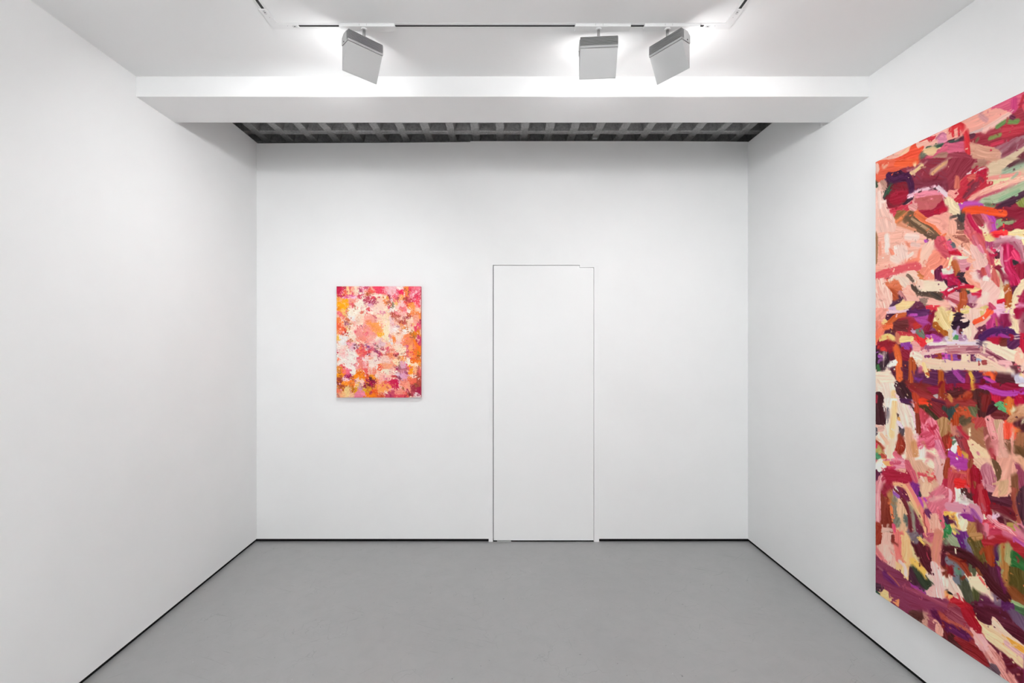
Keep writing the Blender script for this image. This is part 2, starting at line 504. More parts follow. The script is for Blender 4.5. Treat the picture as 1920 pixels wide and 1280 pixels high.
# ------------------------------------------------------------------ oil paint: brush engine
# Each painting is laid down stroke by stroke on a numpy canvas (colour + paint height) and
# becomes a finely divided relief mesh with its colours in an attribute.
class Paint:
    def __init__(s, w_, h_, base, seed):
        s.w, s.h = w_, h_
        s.rng = np.random.default_rng(seed)
        s.c = np.zeros((h_, w_, 3), np.float32) + np.array(s.hex(base), np.float32)
        s.z = np.zeros((h_, w_), np.float32)
        s.tab = s.rng.random((256, 256)).astype(np.float32)
        s.n1 = s.field(9) - .5
        s.n2 = s.field(3.2) - .5
        s.n3 = s.field(26) - .5
    @staticmethod
    def hex(t):
        return tuple(int(t[i:i + 2], 16) / 255 for i in (0, 2, 4))
    def field(s, cell):
        gy, gx = int(s.h / cell) + 3, int(s.w / cell) + 3
        return s._bil(s.rng.random((gy, gx)).astype(np.float32), *np.meshgrid(np.arange(s.w) / cell, np.arange(s.h) / cell))
    @staticmethod
    def _bil(t, x, y):
        x0 = np.floor(x).astype(int); y0 = np.floor(y).astype(int)
        fx = x - x0; fy = y - y0
        fx = fx * fx * (3 - 2 * fx); fy = fy * fy * (3 - 2 * fy)
        H, W = t.shape
        a = t[y0 % H, x0 % W]; b = t[y0 % H, (x0 + 1) % W]
        c = t[(y0 + 1) % H, x0 % W]; d = t[(y0 + 1) % H, (x0 + 1) % W]
        return (a * (1 - fx) + b * fx) * (1 - fy) + (c * (1 - fx) + d * fx) * fy
    def bristle(s, across, along, seed):
        return .65 * s._bil(s.tab, across / (1.9 * s.u) + seed * 17.3, along / 46 + seed * 7.1) + .35 * s._bil(s.tab, across / (.9 * s.u) + seed * 3.7, along / 18)
    @staticmethod
    def spline(P, closed, k=5):
        P = np.asarray(P, float)
        n = len(P)
        if n < 3:
            return P
        out = []
        for i in range(n if closed else n - 1):
            if closed:
                p0, p1, p2, p3 = P[(i - 1) % n], P[i], P[(i + 1) % n], P[(i + 2) % n]
            else:
                p0, p1, p2, p3 = P[max(i - 1, 0)], P[i], P[i + 1], P[min(i + 2, n - 1)]
            t = np.linspace(0, 1, k, endpoint=False)[:, None]
            m1 = (p2 - p0) * (.30 if closed else .5); m2 = (p3 - p1) * (.30 if closed else .5)
            out.append((2 * t**3 - 3 * t**2 + 1) * p1 + (t**3 - 2 * t**2 + t) * m1 + (-2 * t**3 + 3 * t**2) * p2 + (t**3 - t**2) * m2)
        if not closed:
            out.append(P[-1:])
        return np.concatenate(out)
    def win(s, P, pad):
        x0 = max(int(P[:, 0].min() - pad), 0); x1 = min(int(P[:, 0].max() + pad) + 2, s.w)
        y0 = max(int(P[:, 1].min() - pad), 0); y1 = min(int(P[:, 1].max() + pad) + 2, s.h)
        if x1 <= x0 or y1 <= y0:
            return None
        X, Y = np.meshgrid(np.arange(x0, x1, dtype=np.float32), np.arange(y0, y1, dtype=np.float32))
        return (slice(y0, y1), slice(x0, x1)), X, Y
    def lay(s, sl, cov, br, colr, col2, var, hgt):
        c = np.array(s.hex(colr), np.float32)[None, None]
        if col2:
            c2 = np.array(s.hex(col2), np.float32)[None, None]
            k = np.clip((br - .35) * 2.4, 0, 1)[..., None]
            c = c * (1 - k) + c2 * k
        c = c + ((br - .5) * var)[..., None]
        cov3 = cov[..., None]
        s.c[sl] = s.c[sl] * (1 - cov3) + c * cov3
        s.z[sl] = s.z[sl] * (1 - .75 * cov) + cov * (br * hgt)
    grow = 0.0      # extra reach of the underpainting
    edge = 1.6      # softness of a paint edge, in canvas cells
    swell = .7
    var = .20
    u = 1.0         # canvas cells per nominal brush hair
    def poly(s, P, colr, soft=0., op=1., rough=1., var=.13, col2=None):
        P = s.spline(P, True)
        ext = max(np.ptp(P[:, 0]), np.ptp(P[:, 1]))
        sp = s.edge + soft * ext * .32
        wn = s.win(P, 6 + sp + s.grow)
        if wn is None:
            return
        sl, X, Y = wn
        d2 = np.full(X.shape, 1e9, np.float32)
        ins = np.zeros(X.shape, bool)
        n = len(P)
        for i in range(n):
            ax, ay = P[i]; bx_, by_ = P[(i + 1) % n]
            ex, ey = bx_ - ax, by_ - ay
            L = ex * ex + ey * ey + 1e-9
            t = np.clip(((X - ax) * ex + (Y - ay) * ey) / L, 0, 1)
            d2 = np.minimum(d2, (X - ax - t * ex)**2 + (Y - ay - t * ey)**2)
            if ey:
                ins ^= ((ay > Y) != (by_ > Y)) & (X < ex * (Y - ay) / ey + ax)
        d = np.sqrt(d2) * np.where(ins, 1, -1)
        amp = min(1.0, ext / 25)
        d = d + (s.n1[sl] * 1.7 + s.n2[sl] * 1.1) * rough * amp + s.swell + s.grow
        cov = np.clip(d / sp + .5, 0, 1)
        cov = cov * cov * (3 - 2 * cov) * op
        C = P - P.mean(0)
        ang = .5 * math.atan2(2 * (C[:, 0] * C[:, 1]).mean(), (C[:, 0]**2).mean() - (C[:, 1]**2).mean())
        along = X * math.cos(ang) + Y * math.sin(ang) + s.n3[sl] * 14
        acr = -X * math.sin(ang) + Y * math.cos(ang) + s.n3[sl] * 9
        br = s.bristle(acr, along, s.rng.random() * 50)
        s.lay(sl, cov, br, colr, col2, var, .7)
    def stroke(s, P, w_, colr, soft=0., op=1., dry=0., var=.14, col2=None):
        P = s.spline(P, False)
        if len(P) < 2:
            P = np.concatenate([P, P + .6])
        w_ = w_ + s.grow
        wn = s.win(P, w_ * .6 + 6)
        if wn is None:
            return
        sl, X, Y = wn
        best = np.full(X.shape, 1e9, np.float32)
        off = np.zeros(X.shape, np.float32); alo = np.zeros(X.shape, np.float32)
        acc = 0.
        for (ax, ay), (bx_, by_) in zip(P[:-1], P[1:]):
            ex, ey = bx_ - ax, by_ - ay
            L = math.hypot(ex, ey) + 1e-6
            t = np.clip(((X - ax) * ex + (Y - ay) * ey) / (L * L), 0, 1)
            dx, dy = X - ax - t * ex, Y - ay - t * ey
            dd = dx * dx + dy * dy
            m_ = dd < best
            best = np.where(m_, dd, best)
            off = np.where(m_, (dy * ex - dx * ey) / L, off)
            alo = np.where(m_, acc + t * L, alo)
            acc += L
        d = np.sqrt(best)
        br = s.bristle(off, alo, s.rng.random() * 50)
        edge = w_ / 2 * (1 + .10 * s.n1[sl]) + s.n2[sl] * min(1.0, w_ * .12) + s.swell * .5
        sp = s.edge + soft * w_ * .45
        cov = np.clip((edge - d) / sp + .5, 0, 1)
        if dry:
            u = alo / max(acc, 1)
            th = dry * (.45 + .75 * u)
            cov = cov * np.clip((br - th * .85) / .12 + .5, 0, 1)
        cov = cov * op
        s.lay(sl, cov, br, colr, col2, var, 1.0)
    def self_dabs(s, n, lo, hi, reach, jit, x_max=None):
        """small touches that drag neighbouring colours about"""
        for _ in range(n):
            x = s.rng.random() * (x_max or s.w); y = s.rng.random() * s.h
            sx = int(np.clip(x + s.rng.normal() * reach, 0, s.w - 1)); sy = int(np.clip(y + s.rng.normal() * reach, 0, s.h - 1))
            c = np.clip(s.c[sy, sx] + s.rng.normal() * jit, 0, 1)
            hx = ''.join('%02x' % int(v_ * 255) for v_ in c)
            a = s.rng.random() * 6.28; L = lo + (hi - lo) * s.rng.random()
            b = a + s.rng.normal() * .5
            s.stroke([(x, y), (x + math.cos(a) * L, y + math.sin(a) * L), (x + math.cos(a) * L + math.cos(b) * L, y + math.sin(a) * L + math.sin(b) * L)],
                     L * (.5 + .5 * s.rng.random()), hx, .3, .85, .15 * s.rng.random())
    def mottle(s, cell, thr, reach):
        """dappled touches: patches where a colour from close by breaks through"""
        yy, xx = np.mgrid[0:s.h, 0:s.w].astype(np.float32)
        fx = (s.field(cell * 2.2) - .5) * 4 * reach; fy = (s.field(cell * 2.2) - .5) * 4 * reach
        xi = np.clip(np.rint(xx + fx), 0, s.w - 1).astype(int); yi = np.clip(np.rint(yy + fy), 0, s.h - 1).astype(int)
        m_ = np.clip((s.field(cell) * .65 + s.field(cell * .5) * .35 - thr) * 14, 0, 1)
        s.c = s.c * (1 - m_[..., None]) + s.c[yi, xi] * m_[..., None]
        s.z = s.z + m_ * .25
    def smear(s, n, frac, x_max=None):
        """wet-in-wet: average along a locally varying brush direction"""
        ang = (s.field(34) * 2 + s.field(80)) * 4.2
        yy, xx = np.mgrid[0:s.h, 0:s.w].astype(np.float32)
        acc = s.c.copy(); tot = 1.
        for k in range(1, n + 1):
            for sg in (-1, 1):
                xi = np.clip(np.rint(xx + sg * k * np.cos(ang)), 0, s.w - 1).astype(int); yi = np.clip(np.rint(yy + sg * k * np.sin(ang)), 0, s.h - 1).astype(int)
                acc = acc + s.c[yi, xi]; tot += 1
        msk = (np.clip((s.field(22) - .5) * 4 + frac, 0, 1))[..., None]
        s.c = s.c * (1 - msk) + acc / tot * msk
    def warp(s, amp, cell):
        yy, xx = np.mgrid[0:s.h, 0:s.w].astype(np.float32)
        fx = (s.field(cell) - .5) * 2 * amp + (s.field(cell * .4) - .5) * amp
        fy = (s.field(cell) - .5) * 2 * amp + (s.field(cell * .4) - .5) * amp
        xi = np.clip(np.rint(xx + fx), 0, s.w - 1).astype(int); yi = np.clip(np.rint(yy + fy), 0, s.h - 1).astype(int)
        s.c = s.c[yi, xi]; s.z = s.z[yi, xi]
    def run(s, text, mapping, phase='top'):
        """mapping(x, y, w) turns picture-sheet coordinates into canvas coordinates"""
        ox = oy = 0; k = 1
        for ln in text.strip().splitlines():
            ln = ln.strip()
            if not ln:
                continue
            if ln[0] == '@':
                ox, oy, k = map(float, ln[1:].split())
                continue
            for cmd in ln.split(';'):
                tk = cmd.split()
                if len(tk) < 3:
                    continue
                opt = {}
                pts = []
                for t in tk[2:]:
                    if ',' in t:
                        a, b = t.split(',')
                        pts.append((ox + float(a) * k, oy + float(b) * k))
                    elif t[0] == 'c':
                        opt['c'] = t[1:]
                    else:
                        opt[t[0]] = float(t[1:])
                q = np.array([mapping(x, y, 1)[:2] for x, y in pts])
                mx, my = np.mean(pts, axis=0)
                if (tk[0] == 'b') != (phase == 'base'):
                    continue
                if phase == 'under':
                    opt['d'] = 0; opt['o'] = 1; opt['s'] = max(opt.get('s', 0), .15)
                if tk[0] in 'pb':
                    s.poly(q, tk[1], opt.get('s', 0.), opt.get('o', 1.), opt.get('r', 1.), opt.get('v', s.var), opt.get('c'))
                else:
                    s.stroke(q, mapping(mx, my, opt.get('w', 40) * k)[2], tk[1], opt.get('s', 0.), opt.get('o', 1.), opt.get('d', 0.), opt.get('v', s.var), opt.get('c'))

def paint_mesh(name, pc, width, height, relief, light, parent, mat):
    """relief grid facing local -y, x from 0 to width, z from 0 to height"""
    H, W = pc.h, pc.w
    x = np.linspace(0, width, W); z = np.linspace(height, 0, H)
    XX, ZZ = np.meshgrid(x, z)
    zz = pc.z.copy()
    YY = -zz * relief - .0004
    YY[0] = YY[-1] = .0008; YY[:, 0] = YY[:, -1] = .0008
    co = np.stack([XX, YY, ZZ], -1).reshape(-1, 3).astype(np.float32)
    i = np.arange(H * W).reshape(H, W)
    q = np.stack([i[:-1, :-1], i[1:, :-1], i[1:, 1:], i[:-1, 1:]], -1).reshape(-1, 4)
    me = bpy.data.meshes.new(name)
    me.vertices.add(H * W); me.vertices.foreach_set('co', co.ravel())
    nq = len(q)
    me.loops.add(nq * 4); me.loops.foreach_set('vertex_index', q.ravel().astype(np.int32))
    me.polygons.add(nq)
    me.polygons.foreach_set('loop_start', np.arange(0, nq * 4, 4, dtype=np.int32))
    me.polygons.foreach_set('use_smooth', np.ones(nq, bool))
    me.update(calc_edges=True)
    c = np.clip(pc.c, 0, 1)
    lin = np.where(c <= .04045, c / 12.92, ((c + .055) / 1.055)**2.4)
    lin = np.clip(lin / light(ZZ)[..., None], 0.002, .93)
    rgba = np.concatenate([lin, np.ones((H, W, 1))], -1).astype(np.float32)
    at = me.attributes.new('paint', 'FLOAT_COLOR', 'POINT')
    at.data.foreach_set('color', rgba.ravel())
    me.materials.append(mat)
    o = bpy.data.objects.new(name, me)
    col.objects.link(o)
    o.parent = parent
    return o

m = Mat('oil_paint', g(.5), .5, .12)
at = m.n('ShaderNodeAttribute', attribute_name='paint')
m.base(at.outputs['Color'])
vv = m.coord()
m.bump(m.noise(vv, 420, 3), .12, .0008)
M['oil'] = m.m
BIG = '''
@ 1640 160 .109375
p f5b8a6 90,1280 300,1180 700,1000 1050,840 1290,720 1280,960 1080,990 880,1080 720,1090 650,1200 400,1280
p f0553a 700,1000 620,1050 590,1130 500,1190 370,1250 280,1290 740,1290 760,1200 850,1060 830,1040 740,1090 710,1040; s d23a34 w26 780,960 900,910 960,895
p cf2f3f 900,900 1050,870 1020,920 950,970; p e891ad v.3 1090,900 1160,810 1280,860 1260,940 1100,1000
p 7a2f42 1160,1010 1290,960 1290,1020 1160,1050; s 3d5a48 w50 900,1075 1060,1050 1160,1020
p d9607a 1080,1110 1290,1020 1290,1170 1150,1160 1000,1290 820,1290 950,1180; p efca9a 850,1100 1000,1050 1080,1110 1000,1200 860,1170
p 6b7060 770,1210 870,1170 860,1230 790,1270; p b08070 s.2 1020,1220 1150,1150 1290,1170 1290,1290 980,1290; p f2c09a 430,1180 600,1050 560,1150 420,1210
@ 1780 160 .109375
p a03040 1050,500 1290,350 1290,900 1100,900 800,1050 500,1010 350,960 330,860 550,800 640,820 850,680; p c03545 s.4 920,680 1290,620 1290,800 900,900
p f5b0a0 cf0a090 -10,720 560,490 850,380 1050,450 1050,520 820,700 620,830 550,790 350,850 -10,950; s f5c4b8 w90 s.5 600,760 800,640 1000,520; s d89898 w60 s.6 530,520 640,600
p e0607f 800,360 1270,140 1290,200 1260,300 1100,460 1050,450 880,390; s d0407a w80 s.6 1110,260 1110,420; p e85a6a 1230,340 1290,250 1290,450; s c83040 w40 1270,170 1210,370
s 7d9a58 w80 s.4 1030,620 1160,620; s 6f9055 w70 s.4 830,710 960,620; s 85904f w60 s.5 700,910 870,850; s 6d8050 w50 o.7 s.5 470,950 490,920; s 702c48 w60 s.5 1060,540 1100,560
s d8b8b4 w36 340,830 560,760; s c8304a w60 s.4 640,1050 900,970
s 5a2436 w80 -10,985 200,920 400,870; s 44504a w36 -10,975 150,940
p d8627f s.1 -10,1010 250,970 260,1150 -10,1160; p d08a8a 350,990 420,1000 400,1180 340,1180
s d83038 w80 30,760 120,690 200,690 270,780 300,880 310,1000 320,1180; s d83038 w36 d.3 50,720 70,870; s d83038 w30 160,740 170,870
p d8c0a0 s.2 750,1180 1290,1000 1290,1290 700,1290; p d9a088 370,990 760,1080 870,1130 850,1290 400,1290 380,1180
p b08088 c8c4050 850,1060 1290,850 1290,1030 1000,1200 900,1250 850,1240 910,1170; s 8c4050 w40 s.3 920,1180 1150,1060 1280,960
p 702c38 1160,1240 1290,1130 1290,1290 1140,1290; p 9a3a4a s.1 -10,1170 250,1150 420,1290 -10,1290
@ 1640 300 .109375
p e8654a 10,40 300,-10 760,-10 700,110 450,160 350,200 200,290 130,350 30,370; p f0c0b0 20,60 70,70 80,180 30,240; p f3b49a 130,80 230,80 160,150; s ef6035 w100 s.4 380,60 700,40
p 9a3544 c7a2a3c 450,160 800,80 820,-10 1290,-10 1290,520 1050,540 900,480 660,520 640,320 600,260; p 7a2a3c s.4 700,350 1280,350 1280,500 700,520
p b06a70 s.3 560,180 760,110 900,20 760,170 640,250; s b88078 w110 s.6 1280,20 1000,200; s dca878 w50 s.3 1230,40 1100,130 990,240
s f0d098 w60 620,230 700,190 810,100; s f3d0a0 w50 690,70 695,90
p 431a38 210,250 300,210 420,200 560,240 650,340 660,500 640,560 560,480 400,400 260,380 210,330; p 3a2c30 150,640 240,380 300,400 220,560 200,700
p 8a2030 c6a2028 230,430 300,420 540,370 600,560 560,700 380,800 250,820 200,700 180,600 220,480; p a01832 s.3 300,560 560,520 560,640 400,760 260,720
s 36503f w80 s.4 270,460 200,590; s 2e5a3c w45 270,470 240,540; s 4a1c42 w100 s.2 240,260 330,330 450,290 560,280 620,400 640,540
p 3a2030 480,760 560,680 680,600 690,640 540,760
p d03a50 260,860 580,760 640,700 620,860 400,880 330,980; p e8879a 660,560 800,520 980,520 1150,540 1180,640 1000,600 800,640 700,650
p c86a68 cb85058 700,660 1150,600 1100,760 1000,860 760,850 690,740; p e09a96 580,780 720,740 720,860 620,870; p a01835 760,870 1000,850 1100,740 1240,790 1250,860 1100,940 870,1000 820,960; p c01838 1030,870 1200,800 1230,860 1100,910
s f0c8d4 w45 690,550 800,510 960,480 1080,450; s 503038 w26 960,500 1120,480; s ead0d8 w60 1080,460 1200,560 1240,600; s f3c0d0 w70 590,620 640,610; s 502028 w20 760,550 800,535
p f2c4b4 10,480 60,390 150,400 130,620 180,720 190,860 300,930 360,1060 370,1290 10,1290; s c09080 w50 d.5 120,370 200,480; s 4c5a48 w50 30,390 40,450; s f7d8cc w70 s.5 80,560 100,800; s ecb4a4 w30 60,1000 200,990 300,1060
p 8a6238 390,870 540,870 560,930 400,1080 370,1010
p f3b8a4 400,1110 560,1130 800,1290 370,1290; s e5804f w60 380,1050 500,960 590,890
s 87654a w210 d.2 c4a3626 600,980 780,1110 1000,1260; s b08c6c w40 d.4 640,1000 900,1180 1000,1260
s e8754a w100 720,920 850,1020 1000,1090 1180,1260; p f3a898 870,1030 1000,960 1120,940 1290,980 1290,1180 1180,1260 1050,1120
s d88a6a w40 s.4 400,1100 700,1200
@ 1780 300 .109375
p dcc0a0 620,100 880,-10 1290,-10 1290,300 1000,400 700,470 640,340 660,200; p 903040 -10,-10 470,-10 460,80 300,240 180,350 170,480 -10,490; p b08070 s.3 380,140 480,0 640,0 620,110
p 5a3038 940,180 1010,90 1180,-10 1290,-10 1290,60 1100,130; s a8bca0 w90 s.6 940,230 1150,130 1280,80
s e8dca8 w130 s.5 700,440 950,370 1050,330; s f09a90 w60 s.3 660,320 900,280 1200,240
p c02a3c 300,260 420,180 560,120 640,130 660,260 630,370 740,370 740,420 620,470 400,600 260,700 150,740 80,680 160,500 200,360; p 7a2a3a s.4 380,420 500,340 500,440 300,640 230,640; p b01030 s.3 480,180 640,160 640,250 500,280; p d05a50 s.3 310,290 440,240 440,340 350,370
s f0d0d0 w22 310,235 360,225; s f0d0d0 w22 520,160 600,135; p d06a58 s.3 110,280 160,280 180,480 90,480
p f0a094 -10,520 100,530 160,580 80,660 -10,620
s f0a090 w100 s.2 cf0c0a8 400,640 700,500 1000,400 1280,330; s c85068 w60 s.4 480,670 800,570 1100,450 1280,400
s b8c4a0 w160 s.4 600,720 900,620 1280,440; s 8fae88 w60 s.6 880,670 1180,530; s 7c8468 w60 s.6 620,760 760,780
p 4a2438 750,840 1290,520 1290,640 1000,800 880,880; p 8a9048 s.2 1150,720 1290,640 1290,800 1210,800
p 8f2238 700,870 1000,800 1290,830 1290,1000 950,1030 780,1000; p 6c2c34 800,1010 1100,1000 1100,1200 820,1200; p a01838 1100,1090 1290,1000 1290,1170 1130,1180
p d0606a 280,900 380,960 560,1290 270,1290; p 9a3a40 400,940 560,940 620,1080 560,1150 470,1080; s c01848 w60 330,950 420,1120 540,1260
s bb48a8 w105 150,800 350,790 520,800 620,900 720,1010 760,1200; s d86a8a w60 560,880 650,1050 700,1180; s f0552a w105 270,860 420,840 560,850 740,890 930,920
p f0d8b0 -10,640 150,760 190,930 130,900 -10,800; p f3b09a -10,1000 130,1080 100,1290 -10,1290; p 705048 r2 140,1060 250,1100 250,1180 170,1190; p 403838 200,920 260,900 240,1000
p 8fa070 800,1040 900,1010 880,1120 820,1170; s a0ac80 w50 s.4 900,1100 1080,1060; p 98203a 840,1180 950,1110 1080,1130 1060,1210
p f8383a 740,1220 980,1210 980,1290 740,1290; p f2dca8 1050,1240 1150,1180 1250,1200 1290,1290 1040,1290; p f3dcc0 560,1150 680,1240 640,1290 580,1210
@ 1640 440 .109375
p f4b5a0 10,-10 850,-10 1050,130 1060,500 780,560 300,640 10,720; p a87858 r1.5 10,-10 50,-10 60,300 40,480 10,480
p f7d3c6 350,200 480,130 560,230 560,380 430,470 380,430 330,330; s f5e4da w90 s.3 210,20 220,160 220,270; s f5d6c8 w110 s.3 310,400 400,450; p f08c70 s.2 250,240 300,250 340,330 290,340; p f09a80 s.2 520,110 640,140 600,210; s f5dccf w55 560,390 650,320; s f7d8cc w110 s.4 560,30 720,40; s f0a088 w50 s.4 90,140 100,330
s f08a6c w80 d.25 560,440 740,430 790,280; s e88a70 w30 560,150 600,200; s f3c8bc w60 s.4 640,160 760,180
p f3917a 900,480 960,300 1060,260 1200,400 1290,450 1240,560 1050,600 1040,780 860,760 780,620; p f6c8b2 890,130 1050,110 1020,200 960,330 830,520 770,500 790,340 820,220
p b548b0 850,90 920,80 910,120 870,130; p cc4f5e 1030,50 1130,30 1230,180 1290,200 1290,380 1190,350 1100,270 1040,200; s e05060 w40 s.3 1150,40 1230,230; p 6b5040 r2 840,-10 1050,-10 1040,70 950,50
p f4ad98 -10,560 300,640 10,740; s e35d62 w125 cd04a55 -10,720 200,650 450,590 600,540 740,550
p f0d5c2 330,720 540,690 620,830 560,1000 470,990 420,820; p f5c9b5 400,690 660,610 760,680 760,780 820,800 720,880 640,850 560,740
p f2b5a4 480,900 650,1000 800,1060 1150,1100 1260,1130 1250,1200 900,1190 700,1130 520,1130; p f3b09c s.2 560,860 680,900 700,1040 520,1000
s 8a7060 w50 d.5 c4a3c34 570,690 640,760 700,860; s 7a5a48 w120 d.3 c3a2c26 690,890 790,970 1000,1010 1140,1060; s 4f3c34 w50 d.2 650,870 760,960 900,1000; s 40342e w50 d.4 980,1000 1140,1080
s f2dcc0 w180 v.06 820,870 1000,870 1160,870; p f5cfba 690,780 840,780 800,930 740,920
p d8704a 170,820 400,780 440,870 480,960 360,950 280,980 210,900; p b5502c 230,920 360,950 420,1100 310,1120 270,1000; s f3e3cf w36 270,800 290,740; s c07878 w60 440,980 520,1110
p f0b5a4 r1.5 cf5d4c4 20,780 130,760 200,870 300,1000 300,1130 240,1290 10,1290; s c88878 w24 110,1130 130,1110; s e8a090 w20 60,900 90,1100
p 4a2040 260,1220 440,1080 470,1140 360,1210; p f0cd90 350,1210 480,1150 690,1140 600,1250 450,1290 340,1260; p e0b8d8 240,1260 350,1220 360,1290
p 6a1c40 1030,620 1130,520 1170,560 1130,720 1180,790 1040,770; p c01858 1130,640 1200,680 1290,710 1290,830 1180,760; p e6e0cc 1150,590 1290,580 1290,670 1200,660; p e8e0d0 970,620 1010,600 1010,680; p 4a1c34 1180,760 1290,800 1290,880 1240,860
p 6b2c44 r2 700,1170 800,1130 860,1250 620,1290; p d8303f 890,1210 1060,1240 1060,1290 890,1260; p d0204a 1180,990 1290,900 1290,1080; p 907468 r2 760,1080 920,1090 860,1190
p d07848 s.3 740,680 840,700 860,760 780,740
@ 1780 440 .109375
p f4ae94 -10,-10 250,-10 380,120 520,340 540,560 330,580 300,400 120,220 60,120; p f0c0b4 360,170 520,220 660,400 640,520 540,600 420,560 400,420; s f6cfc0 w60 s.4 180,210 330,330; p a86050 r2 s.1 60,20 240,0 360,130 260,110
p d35c60 330,-10 570,-10 640,190 780,430 790,560 690,480 560,220 420,130; s c84a60 w50 700,300 740,480; p e88aa0 460,170 540,170 600,320 560,320; s d06878 w60 s.3 420,30 480,150
p c8102f -10,280 120,270 220,350 60,340; p 606068 20,130 80,140 110,210 50,220; p e05a78 -10,160 40,200 50,270 -10,260; p f0d8a8 30,380 80,360 50,500 -10,520; p e8e0d8 -10,560 70,540 80,650 -10,660; p d89098 60,400 120,360 140,480 80,480; s b45a30 w105 90,480 120,560 150,680
p 3c2a34 150,660 260,640 300,760 380,850 120,780; p e8e0c8 120,370 330,380 200,420; p d8909a 190,470 360,490 340,560 240,640 190,560; p b02848 280,580 340,550 320,610
p b01848 -10,690 130,740 220,860 -10,880; p f0a088 260,690 340,600 480,640 560,760 540,900 400,880 300,800; p f5d6cc s.3 400,640 470,640 560,800 500,800 400,760
p f2c2b6 540,800 720,800 860,880 860,1000 820,1100 800,1230 700,1190 620,1200 400,1290 460,1140 560,1020; p f5d8c8 s.3 560,980 680,1000 640,1160 540,1180; p cc5f58 690,640 740,560 820,600 870,740 850,890 760,800 700,760; s f0c8b8 w25 690,800 720,600; s e0c8a0 w40 820,600 890,760 890,920
p c04848 560,560 630,580 640,690 530,680; s d07488 w50 640,560 690,700; p f8e8dc 580,720 650,720 640,770 580,760; s a84a60 w40 520,640 540,720
p 6a1c34 -10,880 300,870 200,920 180,1000; s f0d8d8 w36 -10,950 250,870; s c81838 w45 -10,1010 180,900 400,890
p e09aa0 -10,1030 160,970 180,1150 100,1100 -10,1080; s c05060 w60 -10,1100 150,1160; s f0c0c0 w18 -10,1120 160,1250; p 3c4038 200,960 350,960 340,1010 200,1010; s b4502c w125 240,1020 240,1150 200,1260
p f0d090 360,940 540,930 400,990; p d02848 380,1000 540,1000 520,1070 420,1050; p c890a0 340,1060 470,1050 420,1160 350,1200; p 8a3c58 300,1180 460,1180 400,1260
p f3d898 610,-10 720,-10 780,90 680,120 620,90; p e01830 730,-10 920,-10 850,40 780,40; p b04870 620,120 760,130 700,230 690,300 640,240; p 5a2030 770,280 860,290 860,400 790,400; p d02c58 700,240 800,250 780,300 720,300; p f8f0e8 810,260 860,250 840,290
s b06878 w135 cc88a96 830,130 1000,100 1150,120 1220,250 1260,420; s f0c0c8 w30 880,40 1050,30; p f3d898 1040,-10 1290,-10 1290,40; p f5e0a8 1240,90 1290,80 1290,180; s f4e8e0 w40 1150,30 1220,60
p e03a68 v.3 1070,280 1160,270 1230,430 1190,470 1080,400; p 3a3438 1090,430 1190,470 1110,520; p 981c38 1100,560 1290,480 1290,720 1200,760; s b81848 w145 cd83a70 970,220 980,420 1000,560 1110,760 1150,880; s e08aa0 w36 900,220 900,450 930,560
s d0bcb0 w55 900,590 960,720 980,840; p f0e0b0 780,440 870,470 800,520; s 8a1c38 w40 800,560 880,620 930,780; p 5a1838 1000,900 1200,880 1120,1000 1060,1040
p a01840 1180,1120 1290,1000 1290,1180; s e090b0 w50 1140,1220 1280,1210; s f0d8b0 w75 1280,820 1190,920 1110,1100 1090,1280
s b45a28 w115 1000,930 1010,1080 1000,1200; p d0102f 830,1120 940,1090 950,1160 830,1180; p f0b8c8 810,1200 900,1180 960,1290 800,1290; p c04060 690,1160 800,1260 680,1290; p f2e0c0 860,1040 930,970 940,1060
@ 1640 580 .109375
b 5c1c34 c48182c 10,100 600,60 1280,200 1290,1290 10,1290
p f0a090 10,-10 230,-10 180,150 110,210 10,210; p 50203a 190,130 240,60 440,30 300,150 210,180; p e88070 10,210 110,210 140,330 80,480 10,560; s ee7a5a w80 s.2 30,520 80,380 150,300
p a02838 s.3 420,160 620,120 800,190 860,320 700,380 540,400 400,340; p 6a2a2c s.3 320,220 560,170 560,400 330,330; s c85a2a w70 170,290 280,190 400,90 520,70; s ea6a3c w70 s.2 180,290 290,270; s f0c8d0 w36 220,50 420,40 570,10; p e8c080 130,190 180,160 220,210 160,230
p c03028 660,230 790,210 780,290 690,330; p 5c2458 560,20 860,10 900,90 700,130 600,90; s b040a0 w40 s.3 620,90 720,90; p a84090 s.2 680,140 880,130 900,250 800,260; p 707868 690,360 800,320 850,400 860,490 780,470; p c098b8 620,360 700,360 690,420; s b83038 w60 d.2 420,400 640,430 700,460
p 7a3058 900,260 1030,230 1040,360 900,400; s 8c1436 w70 1020,40 960,200 890,390; s b06020 w105 1050,260 1130,340 1220,420; p e8c98c cf0dca8 1030,60 1120,10 1290,80 1290,330 1180,340 1070,200
p b848a8 880,440 980,400 1130,480 1140,540 1030,560 930,490; s 7a1838 w45 880,400 1050,390 1150,450 1220,530; p d8c8d8 1190,480 1290,450 1290,560 1220,540
s e8cc80 w65 110,520 230,470 320,510; s ecd08c w85 460,520 640,500; s c87058 w50 400,430 400,540; s f8d4a0 w55 900,540 980,520; p e02830 670,500 790,480 880,550 860,620 790,630 740,560; p e8a09a 660,620 720,570 790,630 760,720 660,700
p 8c1828 90,560 250,530 330,600 250,700 110,700; p d02c28 90,660 170,640 200,690 110,710; p 903c98 500,590 580,600 600,690 530,680; p 8a1830 480,700 600,700 590,820 500,810; p d07078 800,660 880,650 870,740 800,740
s f2d4cc w130 cd89a98 d.08 780,790 960,710 1280,640; s f0e4d8 w50 950,590 1280,580; s a05878 w40 d.3 880,660 1280,620
s f0d5b8 w170 cdcb49c d.1 770,850 950,920 1290,950; p f2e0cc 650,780 720,720 800,760 820,850 720,880
